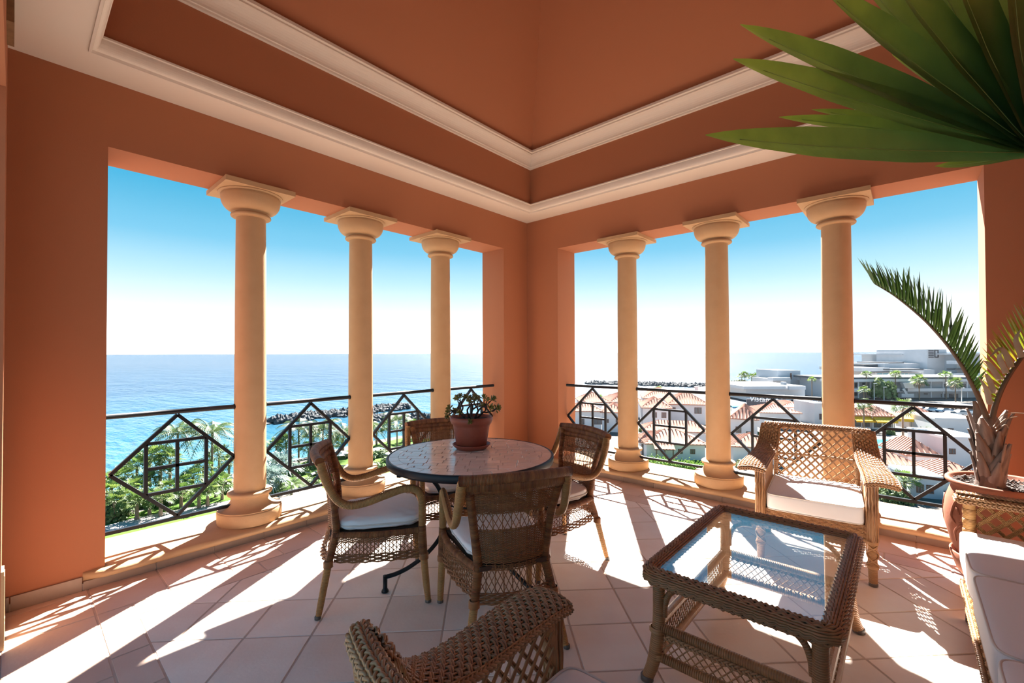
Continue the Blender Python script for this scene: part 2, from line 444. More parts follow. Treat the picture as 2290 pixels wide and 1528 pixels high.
for i in range(4):
    m.poly([c4[i], apex, c4[(i+1) % 4]])
struct(m, 'ceiling', PLASTER)
# weather shell of the roof over the ceiling
m = MB()
e4 = [(-0.6, -0.6, 3.36), (RX+0.6, -0.6, 3.36), (RX+0.6, RY+0.6, 3.36), (-0.6, RY+0.6, 3.36)]
ap = (RX/2, RY/2, za+0.5)
for i in range(4): m.poly([e4[i], e4[(i+1) % 4], ap])
P_ = np.array([[(-0.6, -0.6, 3.36), (RX+0.6, -0.6, 3.36), (RX+0.6, RY+0.6, 3.36), (-0.6, RY+0.6, 3.36)],
               [(-TW, -TW, 3.35), (RX+TW, -TW, 3.35), (RX+TW, RY+0.25, 3.35), (-TW, RY+0.25, 3.35)]])
m.grid(P_, wrap_v=True, smooth=False)
struct(m, 'trim_3', TERRA)

# ---- floor: border courses round the room, tiles set diagonally in the middle
m = MB(); m.cbox(-0.0, RX, 0.0, RY, -0.12, -0.0035)
floor = struct(m, 'floor', GROUT)
G = 0.0045
def tile(poly, zt, m_=None):
    if len(poly) < 3 or area(poly) < 0.0012: return
    c = np.mean(np.asarray(poly), axis=0)
    q = [(p[0]-c[0], p[1]-c[1]) for p in poly]
    mb = MB(); mb.prism(q, -0.012, zt, 0.0022)
    o = mb.build('tile', m_ or TILE, floor); o.location = (c[0], c[1], 0)
def shrink(poly, g):
    p = np.asarray(poly, float); n = len(p)
    if np.cross(p[1]-p[0], p[2]-p[1]) < 0: p = p[::-1]
    ed = []
    for i in range(n):
        d = unit(p[(i+1) % n]-p[i]); nn = np.array([d[1], -d[0]])
        ed.append((nn[0], nn[1], float(nn@p[i])-g))
    return clip_poly([tuple(x) for x in p], ed)
BX0, BX1, BX2, BX3 = 0.37, 0.525, 3.86, 4.003     # border lines along x
BY0, BY1, BY2, BY3 = 0.395, 0.555, 3.86, 4.01
S2 = math.sqrt(0.5)
field = [(-1, 0, -BX1), (1, 0, BX2), (0, -1, -BY1), (0, 1, BY2)]
for ia in range(-2, 24):
    for ib in range(-14, 14):
        a0, a1 = 3.35+(ia-10)*0.3245, 3.35+(ia-9)*0.3245
        b0, b1 = 0.2105+ib*0.315, 0.2105+(ib+1)*0.315
        q = [((a-b)*S2, (a+b)*S2) for a, b in ((a0, b0), (a1, b0), (a1, b1), (a0, b1))]
        q = clip_poly(q, field)
        if len(q) >= 3:
            q = shrink(q, G)
            if len(q) >= 3: tile(q, rng.uniform(-0.0012, 0.0))
def course(x0, x1, y0, y1, along, first, step):
    lo, hi = (x0, x1) if along == 'x' else (y0, y1)
    js = [first+k*step for k in range(-20, 21) if lo+0.03 < first+k*step < hi-0.03]
    js = [lo]+sorted(js)+[hi]
    for a, b in zip(js[:-1], js[1:]):
        q = [(a, y0), (b, y0), (b, y1), (a, y1)] if along == 'x' else [(x0, a), (x1, a), (x1, b), (x0, b)]
        q = shrink(q, G)
        if len(q) >= 3: tile(q, rng.uniform(-0.001, 0.0), TILEB)
course(0.0, BX3, 0.0, BY0, 'x', 4.003, 0.3125); course(BX0, BX2, BY0, BY1, 'x', 3.54, 0.3125)
course(0.0, BX0, BY0, BY3, 'y', 1.33, 0.325); course(BX0, BX1, BY1, BY2, 'y', 1.49, 0.325)
course(BX3, RX, 0.0, RY, 'y', 0.395, 0.325); course(BX2, BX3, BY0, BY3, 'y', 0.90, 0.325)
course(0.0, BX3, BY3, RY, 'x', 4.003, 0.3125); course(BX0, BX2, BY2, BY3, 'x', 3.54, 0.3125)

# ---- sills with a rounded nosing, and skirting tiles under them
def sill(name, f, a0, a1):
    """f(a, off, z): a along the wall, off into the room"""
    prof = [(-0.50, 0.03), (-0.50, 0.112), (-0.3, 0.118), (-0.05, 0.110), (0.02, 0.104)]
    prof += [(0.03+0.034*math.sin(t), 0.078+0.024*math.cos(t)) for t in np.linspace(0, PI, 9)]
    prof += [(-0.02, 0.052), (-0.02, 0.03)]
    n = 40; A = np.linspace(a0, a1, n)
    mb = MB()
    rows = []
    for i, a in enumerate(A):
        e = min(a-a0, a1-a); k = 1.0 if e > 0.03 else math.sqrt(max(0.0, 1-((0.03-e)/0.03)**2))
        rows.append([f(a, min(o, 0.0) + max(o, 0.0)*max(k, 0.05), z + 0.003*math.sin(a*9+o*20)*(1 if o > -0.1 and z > 0.09 else 0)) for o, z in prof])
    mb.grid(np.array(rows), wrap_v=True); mb.poly(rows[0]); mb.poly(rows[-1][::-1])
    return struct(mb, name, STONE)
left = lambda a, off, z: (a, off, z)
right = lambda a, off, z: (off, a, z)
rear = lambda a, off, z: (RX-off, a, z)
sill('trim_4', left, LX0-0.095, LX1+0.095)
sill('trim_5', right, RY0-0.095, RY1+0.095)
m = MB(); m.cbox(4.318, RX, 0.35, 0.45, 0.0, 0.340); m.cbox(4.320, RX, 0.352, 0.45, 0.340, 0.360); struct(m, 'trim_6', STONE)

def skirting(name, f, pieces):
    root = None
    mb = MB()
    a_all = [p for p in pieces]
    mb.box(np.mean([f(a_all[0][0], 0.004, 0.02), f(a_all[-1][1], 0.004, 0.02)], axis=0),
           np.abs(np.array(f(a_all[-1][1], 0.008, 0.04))-np.array(f(a_all[0][0], 0.0, 0.0)))+1e-4)
    root = struct(mb, name, GROUT)
    for a, b, h in pieces:
        P = np.array([f(x, o, z) for x in (a+0.003, b-0.003) for o in (0.0, 0.013) for z in (0.0, h)])
        c = P.mean(0); q = MB(); q.box((0, 0, 0), P.max(0)-P.min(0)); o = q.build('skirting_tile', SKIRT, root); o.location = c
def cuts(lo, hi, first, step):
    js = [lo]+[x for x in sorted(first+k*step for k in range(-20, 21)) if lo+0.03 < x < hi-0.03]+[hi]
    return list(zip(js[:-1], js[1:]))
H1, H2 = 0.078, 0.050
skirting('baseboard_left', left, [(a, b, H2 if LX0-0.09 < (a+b)/2 < LX1+0.09 else H1) for a, b in
         cuts(0.0, LX0-0.095, 4.02, 0.3125)+cuts(LX0-0.095, LX1+0.095, 4.003, 0.3125)+cuts(LX1+0.095, 4.303, 9, 0.3125)+[(4.303, 4.33, H1)[:2]]])
skirting('baseboard_right', right, [(a, b, H2 if RY0-0.09 < (a+b)/2 < RY1+0.09 else H1) for a, b in
         cuts(0.014, RY0-0.095, 9, 0.3)+cuts(RY0-0.095, RY1+0.095, 1.33, 0.325)+cuts(RY1+0.095, RY, 9, 0.3)])
skirting('baseboard_rear', rear, [(0.014, 0.18, H1), (0.18, 0.348, H1), (2.556, 2.56, 0.002)][:2])

# ---- columns
def column(x, y, rz, label):
    t = thing('column', label, 'column', (x, y, 0.112), rz, 'sandstone columns in the openings')
    m = MB(); z = -0.006
    m.lathe([(0.206, z), (0.214, z+0.005), (0.216, z+0.085), (0.211, z+0.094), (0.206, z+0.095), (0.211, z+0.097), (0.213, z+0.103)] +
            [(0.213-0.088*math.sin(q), z+0.103+0.075*(1-math.cos(q))) for q in np.linspace(0.1, PI/2, 10)] +
            [(0.126, z+0.190), (0.138, z+0.194)] + [(0.138+0.013*math.sin(q), z+0.209-0.015*math.cos(q)) for q in np.linspace(0.2, PI-0.3, 7)] + [(0.112, z+0.226), (0.09, z+0.226)], 56)
    m.build('base', STONE, t)
    m = MB(); hs = np.linspace(0, 1, 16)
    m.lathe([(0.108-0.008*h**1.6, 0.214+h*(2.296-0.214)) for h in hs], 48, cap=False)
    m.build('shaft', STONE, t)
    m = MB(); k = ZL-0.112
    m.lathe([(0.098, k-0.215)] + [(0.124+0.012*math.sin(q), k-0.198-0.013*math.cos(q)) for q in np.linspace(-0.6, PI-0.2, 8)] + [(0.112, k-0.176), (0.116, k-0.17)] +
            [(0.116+0.084*math.sin(q)**0.9, k-0.168+0.100*(1-math.cos(q))) for q in np.linspace(0.02, PI/2, 11)] +
            [(0.201, k-0.055), (0.196, k-0.048), (0.196, k-0.045), (0.214, k-0.043), (0.217, k-0.037), (0.21, k-0.030)], 56)
    m.build('echinus', STONE, t)
    m = MB(); m.cbox(-0.235, 0.235, -0.235, 0.235, k-0.034, k+0.001); m.build('abacus', STONE, t)
wl = ('left', 'right')
column(3.095, -0.18, 0, 'sandstone column nearest the camera in the left opening before the open sea')
column(2.18, -0.18, 0, 'middle sandstone column of the left opening behind the left dining chair')
column(1.245, -0.18, 0, 'sandstone column of the left opening nearest the corner behind the potted succulent')
column(-0.18, 1.28, 0, 'sandstone column of the right opening nearest the corner beside the right dining chair')
column(-0.18, 2.215, 0, 'middle sandstone column of the right opening left of the wicker armchair')
column(-0.18, 3.145, 0, 'sandstone column of the right opening directly behind the wicker armchair')

# ---- railings
def railing(f, a0, a1, c, label, g):
    """one bay; f(a, off, z), diamond centred at c"""
    t = thing('railing', label, 'railing', f(c, 0, 0), 0, g); o0 = np.array(f(c, 0, 0))
    q = lambda a, z, off=0.0: np.array(f(a, off, z))-o0
    m = MB(); m.tube([q(a0, 0.968), q(a1, 0.968)], 0.0165, 14); m.tube([q(a0, 0.968, 0.0), q(a0+0.012, 0.968, 0.0)], 0.02, 14)
    m.tube([q(a1-0.012, 0.968), q(a1, 0.968)], 0.02, 14); m.build('top_rail', IRON, t)
    m = MB(); m.bar(q(a0, 0.240), q(a1, 0.240), 0.022, 0.022); m.build('bottom_rail', IRON, t)
    R_ = 0.345; zc = 0.600; hh = 0.345
    V = [(c-R_, zc), (c, zc+hh), (c+R_, zc), (c, zc-hh)]
    nrm = np.array(f(0, 1, 0))-np.array(f(0, 0, 0))
    for i in range(4):
        m = MB(); m.bar(q(*V[i]), q(*V[(i+1) % 4]), 0.022, 0.022, up=nrm); m.build('diamond_bar', IRON, t)
    h = 0.168
    W = [(c-h, zc-h), (c-h, zc+h), (c+h, zc+h), (c+h, zc-h)]
    for i in range(4):
        m = MB(); m.bar(q(*W[i]), q(*W[(i+1) % 4]), 0.021, 0.021, up=nrm); m.build('square_bar', IRON, t)
    m = MB(); m.bar(q(c, zc-h), q(c, zc+h), 0.020, 0.020, up=nrm); m.build('cross_bar', IRON, t)
    m = MB(); m.bar(q(c-h, zc), q(c+h, zc), 0.020, 0.020, up=nrm); m.build('cross_bar', IRON, t)
fl = lambda a, off, z: (a, -0.18+off, z)
fr_ = lambda a, off, z: (-0.18+off, a, z)
gr = 'black iron railings with a diamond between the columns'
railing(fl, 3.195, 3.945, 3.548, 'black iron diamond railing beside the left wall edge before the garden palms', gr)
railing(fl, 2.28, 2.995, 2.637, 'black iron diamond railing between the two nearer columns of the left opening', gr)
railing(fl, 1.345, 2.08, 1.712, 'black iron diamond railing left of the middle left column partly behind the table', gr)
railing(fl, 0.37, 1.145, 0.80, 'black iron diamond railing next to the corner, seen through the potted succulent', gr)
railing(fr_, 0.44, 1.18, 0.835, 'black iron diamond railing of the right opening next to the corner above a dining chair', gr)
railing(fr_, 1.38, 2.115, 1.745, 'black iron diamond railing with a whole clear diamond between the two right columns', gr)
railing(fr_, 2.315, 3.045, 2.68, 'black iron diamond railing half hidden by the left side of the wicker armchair', gr)
railing(fr_, 3.245, 3.99, 3.60, 'black iron diamond railing beside the potted palm at the right wall edge', gr)
# ------------------------------------------------------------------ rattan dining chair (local: x right, y forward)
def ipl(x, xs, ys):
    xs, ys = np.asarray(xs), np.asarray(ys)
    return np.interp(x, xs, ys)
def make_dining_chair(label):
    t = thing('dining_chair', label, 'chair', (0, 0, 0), 0, 'rattan dining chairs round the table')
    zk = [0.0, 0.25, 0.30, 0.40, 0.55, 0.65, 0.78, 0.82]
    px = [0.235, 0.188, 0.178, 0.163, 0.180, 0.196, 0.218, 0.226]
    py = [-0.285, -0.240, -0.228, -0.205, -0.212, -0.228, -0.262, -0.275]
    for s in (-1, 1):
        # rear post runs from the floor to the crest: leg below, post above
        m = MB(); z = np.array([0.012, 0.05, 0.15, 0.25]); m.tube(np.c_[s*ipl(z, zk, px), ipl(z, zk, py), z], [0.0145, 0.017, 0.0185, 0.0195], 10, sub=4); lg = m.build('leg', CANE, t)
        m = MB(); m.lathe([(0.013, 0.0), (0.016, 0.002), (0.016, 0.014), (0.014, 0.017)], 12, (s*0.236, -0.286, 0)); m.build('foot_cap', FOOTCAP, lg)
        m = MB(); z = np.array([0.24, 0.30, 0.40, 0.50, 0.60, 0.70, 0.79]); m.tube(np.c_[s*ipl(z, zk, px), ipl(z, zk, py), z], [0.020, 0.021, 0.022, 0.020, 0.0195, 0.020, 0.022], 10, sub=4); m.build('back_post', WRAP, t)
        # front leg and arm
        m = MB(); m.tube([(s*0.258, 0.272, 0.012), (s*0.256, 0.262, 0.10), (s*0.250, 0.248, 0.26)], [0.0155, 0.0185, 0.020], 10, sub=5); lg = m.build('leg', CANE, t)
        m = MB(); m.lathe([(0.014, 0.0), (0.017, 0.002), (0.017, 0.014), (0.015, 0.017)], 12, (s*0.258, 0.272, 0)); m.build('foot_cap', FOOTCAP, lg)
        m = MB(); m.tube([(s*0.250, 0.248, 0.25), (s*0.249, 0.243, 0.33), (s*0.249, 0.240, 0.42)], [0.0235, 0.0235, 0.021], 10, sub=4); m.build('front_post', WRAP, t)
        arm = [(s*0.249, 0.240, 0.41), (s*0.250, 0.240, 0.50), (s*0.251, 0.235, 0.57), (s*0.254, 0.205, 0.618), (s*0.258, 0.14, 0.627), (s*0.262, 0.05, 0.605),
               (s*0.264, -0.06, 0.575), (s*0.264, -0.14, 0.572), (s*0.262, -0.195, 0.607), (s*0.258, -0.235, 0.68), (s*0.252, -0.262, 0.755), (s*0.248, -0.272, 0.80)]
        m = MB(); P, rr = smooth_path(arm, 6, np.array([0.019]*9+[0.021, 0.024, 0.022])); m.tube(P, rr, 10); ar = m.build('arm', CANE, t)
        m = MB(); up = np.cross(unit(np.gradient(P, axis=0)), [s, 0, 0]); up *= np.sign((up@np.array([0, 0.35, 1.0])))[:, None]
        k = slice(8, 60); braid(m, P[k]+up[k]*0.0185, up[k], 0.006, 0.0026, 0.03, 4); m.build('braid', WEAVE, ar)
        for bx, by_, br_ in ((0.2505, 0.249, 0.027), (0.189, -0.240, 0.026)):
            m = MB(); m.lathe([(br_-0.005, 0.237)]+[(br_-0.002*(i % 2), 0.238+0.004*i) for i in range(8)]+[(br_-0.005, 0.270)], 12, (s*bx, by_, 0), cap=False); m.build('binding', WEAVE, t)
    # crest: a thick upper roll, a second roll, curved to the back
    xs = np.linspace(-0.262, 0.262, 25); bow = -0.272-0.048*(1-(xs/0.262)**2)
    m = MB(); m.tube(np.c_[xs, bow-0.004, 0.808+0.010*(1-(xs/0.262)**2)], 0.0235, 12); cr = m.build('crest_rail', WRAP, t)
    x2 = np.linspace(-0.226, 0.226, 23); b2 = -0.262-0.040*(1-(x2/0.226)**2)
    m = MB(); m.tube(np.c_[x2, b2, np.full(23, 0.762)], 0.0185, 10); m.build('lower_roll', WRAP, cr)
    xg = np.linspace(-0.236, 0.236, 25); bg_ = -0.266-0.044*(1-(xg/0.24)**2)
    m = MB(); g = np.array([[(x, y+o, z) for x, y in zip(xg, bg_)] for o, z in ((0.012, 0.805), (0.012, 0.762), (-0.014, 0.762), (-0.014, 0.805))]); m.grid(g, wrap_u=True, uv=np.broadcast_to(np.stack([xg*0, xg], -1)[None], (4, 25, 2))); m.build('crest_wrap', WRAP, cr)
    # back panel
    def S(s, tt):
        z = 0.768-tt*(0.768-0.252); h = ipl(z, zk, px); u = 2*s-1
        dep = ipl(z, [0.25, 0.40, 0.56, 0.78], [0.050, 0.046, 0.043, 0.040])
        return np.stack([u*h, ipl(z, zk, py)-dep*(1-u*u), z], -1)
    zt = lambda z: (0.768-z)/(0.768-0.252)
    rows = lambda z0, z1, d: np.linspace(zt(z0), zt(z1), int(abs(z1-z0)/d)+1)
    m = MB(); woven(m, S, 26, rows(0.762, 0.655, 0.0052), 0.0026, 0.003, trange=(0.0, zt(0.655))); woven(m, S, 26, rows(0.562, 0.415, 0.0052), 0.0026, 0.003)
    woven(m, S, 26, rows(0.405, 0.385, 0.006), 0.0024, 0.003); woven(m, S, 26, rows(0.655, 0.645, 0.005), 0.0024, 0.003); woven(m, S, 26, rows(0.568, 0.562, 0.004), 0.0024, 0.003)
    lattice(m, S, 14, 0.12, zt(0.650), zt(0.565), 0.0019); lattice(m, S, 14, 0.15, zt(0.388), zt(0.292), 0.0019)
    s2 = np.linspace(0, 1, 10)[1:-1]; tt = np.linspace(0, 1, 24); A, B = np.broadcast_to(s2[:, None], (8, 24)), np.broadcast_to(tt, (8, 24))
    m.tubes(S(A, B), 0.0022, normals(S, A, B), 4)
    woven(m, S, 16, rows(0.292, 0.254, 0.0085), 0.0050, 0.006, spt=2, rs=0)
    m.build('back_weave', WEAVE, t, kind='stuff')
    # skirts
    def skirt(pa, pb, bow_):
        pa, pb = np.array(pa), np.array(pb); out = unit(np.array([pb[1]-pa[1], pa[0]-pb[0], 0.0])); L = np.linalg.norm(pb-pa)
        def K(s, tt):
            z = 0.395-tt*(0.395-0.248); p = pa+(pb-pa)*s[..., None]
            p = p+out*(bow_*(1-(2*s-1)**2))[..., None]; p[..., 2] = z; return p
        zz = lambda z: (0.395-z)/(0.395-0.248)
        m = MB(); n = int(L/0.019)
        woven(m, K, n, np.linspace(zz(0.392), zz(0.355), 8), 0.0026, 0.003, trange=(0, 1)); lattice(m, K, int(L/0.026), 0.16*0.45/L, zz(0.357), zz(0.288), 0.0021)
        woven(m, K, max(8, int(L/0.032)), np.linspace(zz(0.290), zz(0.252), 5), 0.0050, 0.006, rs=0)
        m.build('skirt_weave', WEAVE, t, kind='stuff')
        m = MB(); s = np.linspace(0, 1, 11); P = K(s, np.zeros(11)); m.tube(P, 0.0165, 8); m.build('seat_rail', WRAP, t)
    skirt((0.172, -0.212, 0), (0.247, 0.242, 0), 0.028); skirt((-0.247, 0.242, 0), (-0.172, -0.212, 0), 0.028); skirt((0.247, 0.243, 0), (-0.247, 0.243, 0), 0.02)
    m = MB(); m.prism([(-0.16, -0.235), (0.16, -0.235), (0.235, 0.24), (-0.235, 0.24)], 0.385, 0.405); m.build('seat', BACKER, t)
    m = MB(); cushion(m, 0.232, 0.228, 0.034, 0.45, 0.42, (0, 0.022, 0.440), rear=0.80, puff=0.5, wrinkle=0.0035, seed=3)
    cu = m.build('seat_cushion', FABRIC, t)
    m = MB(); X, Y = ring_outline(0.233, 0.229, 0.42, 0.80); m.tube(np.c_[X, Y+0.022, np.full(64, 0.436)], 0.0045, 6, up=(0, 0, 1), closed=True); m.build('piping', PIPING, cu)
    return t
def face(o, x, y, dx, dy):
    o.location = (x, y, 0); o.rotation_euler = (0, 0, math.atan2(-dx, dy))
TX, TY = 2.44, 1.577
chair_a = make_dining_chair('rattan armchair at the table in side view beside the left railing')
face(chair_a, 2.888, 1.238, -0.86, 0.5)
chair_b = copy_tree(chair_a); chair_b['label'] = 'rattan armchair at the table in front, seen squarely from behind'; face(chair_b, 2.655, 2.015, -0.50, -0.86)
chair_c = copy_tree(chair_a); chair_c['label'] = 'rattan armchair right of the table with its back to the right railing'; face(chair_c, 1.885, 1.765, 0.945, -0.325)
chair_d = copy_tree(chair_a); chair_d['label'] = 'rattan armchair behind the table, mostly hidden, its crest beside the potted succulent'; face(chair_d, 2.165, 1.045, 0.42, 0.91)

# ------------------------------------------------------------------ round mosaic table
MOS = mat('mosaic_stone', (0.90, 0.78, 0.69), 0.14, var=0.6, vscale=14, col2=(0.82, 0.67, 0.57), bump=0.12, bscale=50, spec=0.6, rand=0.08)
MOSBED = mat('mosaic_bed', (0.55, 0.42, 0.35), 0.6)
tb = thing('round_table', 'round mosaic stone table with a black iron rim on curved iron legs', 'table', (TX, TY, 0))
ZT = 0.75; RT = 0.497
m = MB(); m.lathe([(RT-0.03, ZT-0.042), (RT, ZT-0.042), (RT+0.004, ZT-0.03), (RT+0.004, ZT-0.004), (RT, ZT), (RT-0.010, ZT), (RT-0.010, ZT-0.010)], 96, cap=False); m.build('rim', IRON, tb)
m = MB(); m.lathe([(RT-0.02, ZT-0.03), (RT-0.004, ZT-0.03), (RT-0.004, ZT-0.0035)], 72); m.build('table_slab', MOSBED, tb)
va = math.atan2(CAM[1]-TY, CAM[0]-TX)        # courses run across the line of the camera's side of the room
ca, sa = math.cos(0.73), math.sin(0.73)
def mosaic(q):
    c = np.mean(np.asarray(q), axis=0); m = MB(); m.prism([(p[0]-c[0], p[1]-c[1]) for p in q], ZT-0.006, ZT+rng.uniform(-0.0012, 0.0004), 0.0012)
    o = m.build('mosaic_tile', MOS, tb); o.location = (c[0], c[1], 0)
RI = 0.432
circ = [(math.cos(a), math.sin(a), RI-0.0025) for a in np.arange(40)*2*PI/40]
ch = 0.058; r0 = -0.44; row = 0
while r0 < 0.44:
    h = ch*rng.uniform(0.9, 1.1); x = -0.46-rng.uniform(0, 0.08)
    while x < 0.46:
        wd = rng.uniform(0.07, 0.105); q = [(r0+0.0015, x+0.0015), (r0+h-0.0015, x+0.0015+rng.uniform(-.003, .003)), (r0+h-0.0015, x+wd-0.0015), (r0+0.0015, x+wd-0.0015+rng.uniform(-.003, .003))]
        q = [(a*ca-b*sa, a*sa+b*ca) for a, b in q]; q = clip_poly(q, circ)
        if len(q) >= 3 and area(q) > 0.0002: mosaic(q)
        x += wd
    r0 += h; row += 1
for k in range(30):
    a0, a1 = 2*PI*k/30+0.003, 2*PI*(k+1)/30-0.003
    mosaic([(RI*math.cos(a0), RI*math.sin(a0)), ((RT-0.012)*math.cos(a0), (RT-0.012)*math.sin(a0)), ((RT-0.012)*math.cos((a0+a1)/2), (RT-0.012)*math.sin((a0+a1)/2)), ((RT-0.012)*math.cos(a1), (RT-0.012)*math.sin(a1)), (RI*math.cos(a1), RI*math.sin(a1))])
for k in range(3):
    a = math.radians(-29+120*k); c, s = math.cos(a), math.sin(a); D = lambda r, z: (r*c, r*s, z)
    m = MB(); m.tube([D(*p) for p in [(0.43, 0.652), (0.37, 0.662), (0.30, 0.650), (0.225, 0.598), (0.175, 0.50), (0.160, 0.39), (0.185, 0.28), (0.26, 0.19), (0.36, 0.125), (0.44, 0.095), (0.505, 0.085)]], 0.0125, 10, sub=5)
    lg = m.build('leg', IRON, tb)
    m = MB(); m.tube([D(0.43, 0.645), D(0.43, 0.725)], 0.0125, 10); m.build('top_post', IRON, lg)
    m = MB(); m.tube([D(0.505, 0.094), D(0.506, 0.02)], 0.0125, 10); m.lathe([(0.014, 0.0), (0.020, 0.002), (0.020, 0.010), (0.0125, 0.022)], 14, D(0.506, 0)); m.build('foot', IRON, lg)
m = MB(); m.lathe([(0.17, 0.47), (0.178, 0.475), (0.17, 0.48), (0.162, 0.475), (0.17, 0.47)], 48, cap=False); m.build('stretcher_ring', IRON, tb)

# ------------------------------------------------------------------ succulent in a clay pot on the table
PX, PY = 2.345, 1.478
m = MB(); m.lathe([(0.085, 0.0), (0.092, 0.0), (0.120, 0.026), (0.122, 0.032), (0.116, 0.033), (0.110, 0.027), (0.092, 0.010), (0.0, 0.010)], 48)
o = m.build('plant_saucer', POTRED); o.location = (PX, PY, ZT+0.0005); tag(o, 'red clay saucer under the small plant pot on the round table', 'saucer')
pot = thing('potted_succulent', 'branching succulent in a red clay pot standing on the round table', 'plant', (PX, PY, ZT+0.011))
m = MB(); m.lathe([(0.088, 0.0), (0.094, 0.004), (0.117, 0.135), (0.118, 0.145), (0.128, 0.152), (0.135, 0.168), (0.137, 0.186), (0.132, 0.195), (0.124, 0.194), (0.118, 0.175), (0.0, 0.172)], 56); m.build('pot', POTRED, pot)
m = MB(); rr = np.random.default_rng(5)
m.lathe([(0.117, 0.176), (0.06, 0.182), (0.0, 0.184)], 24)
m.build('soil', SOIL, pot)
STEM = mat('succulent_stem', (0.035, 0.02, 0.015), 0.8)
LEAF = mat('succulent_leaf', (0.115, 0.165, 0.035), 0.4, var=0.8, vscale=28, col2=(0.30, 0.16, 0.025), rand=0.3)
tips = []
stem = MB()
def branch(p, d, ln, r, lev):
    d = unit(np.asarray(d, float)); q = p+d*ln
    mid = p+d*ln*0.5+rr.normal(0, 0.006, 3)
    stem.tube([p, mid, q], [r, r*0.88, r*0.76], 6, sub=3)
    if lev == 0 or ln < 0.018: tips.append((q, d)); return
    k = 2 if lev < 3 else 3
    ax = unit(np.cross(d, rr.normal(0, 1, 3)))
    for i in range(k):
        e = unit(d*0.75+ax*(0.75 if i == 0 else -0.75)+(np.cross(d, ax)*0.7 if i == 2 else 0)+rr.normal(0, 0.22, 3)+np.array([0, 0, 0.12]))
        branch(q, e, ln*rr.uniform(0.68, 0.9), r*0.72, lev-1)
for a, tilt in ((-0.7, 0.8), (0.5, 0.75), (1.7, 0.35), (2.6, 0.9), (3.9, 0.6), (5.0, 0.85)):
    branch(np.array([0.03*math.cos(a), 0.03*math.sin(a), 0.178]), (math.cos(a)*tilt, math.sin(a)*tilt, 0.75), 0.062, 0.0085, 2)
stem.build('stem', STEM, pot)
ros = MB()
def leafblade(mb, base, d, up, ln, wd):
    d = unit(np.asarray(d, float)); sd_ = unit(np.cross(d, up)); n = np.cross(sd_, d)
    P = []
    for u, w_, hh in ((0, 0.25, 0), (0.35, 0.8, 0.1), (0.7, 1.0, 0.16), (0.92, 0.6, 0.12), (1.0, 0.05, 0.08)):
        c = base+d*ln*u+n*hh*ln; P.append([c-sd_*wd*w_, c+n*wd*0.5*w_, c+sd_*wd*w_, c-n*wd*0.35*w_])
    mb.grid(np.array(P), wrap_v=True)
for k in range(11):
    a = k*2.4; el_ = 0.15+k*0.11
    leafblade(ros, np.array([0, 0, k*0.0012]), (math.cos(a)*math.cos(el_), math.sin(a)*math.cos(el_), math.sin(el_)), (0, 0, 1), 0.034-0.0008*k, 0.0072)
first = None
for q, d in tips:
    qt = Vector(d).to_track_quat('Z', 'Y')
    if first is None: first = ros.build('leaf_rosette', LEAF, pot); oo = first
    else: oo = share(first, 'leaf_rosette', pot)
    oo.location = q; oo.rotation_euler = qt.to_euler(); s_ = rr.uniform(0.8, 1.15); oo.scale = (s_, s_, s_)

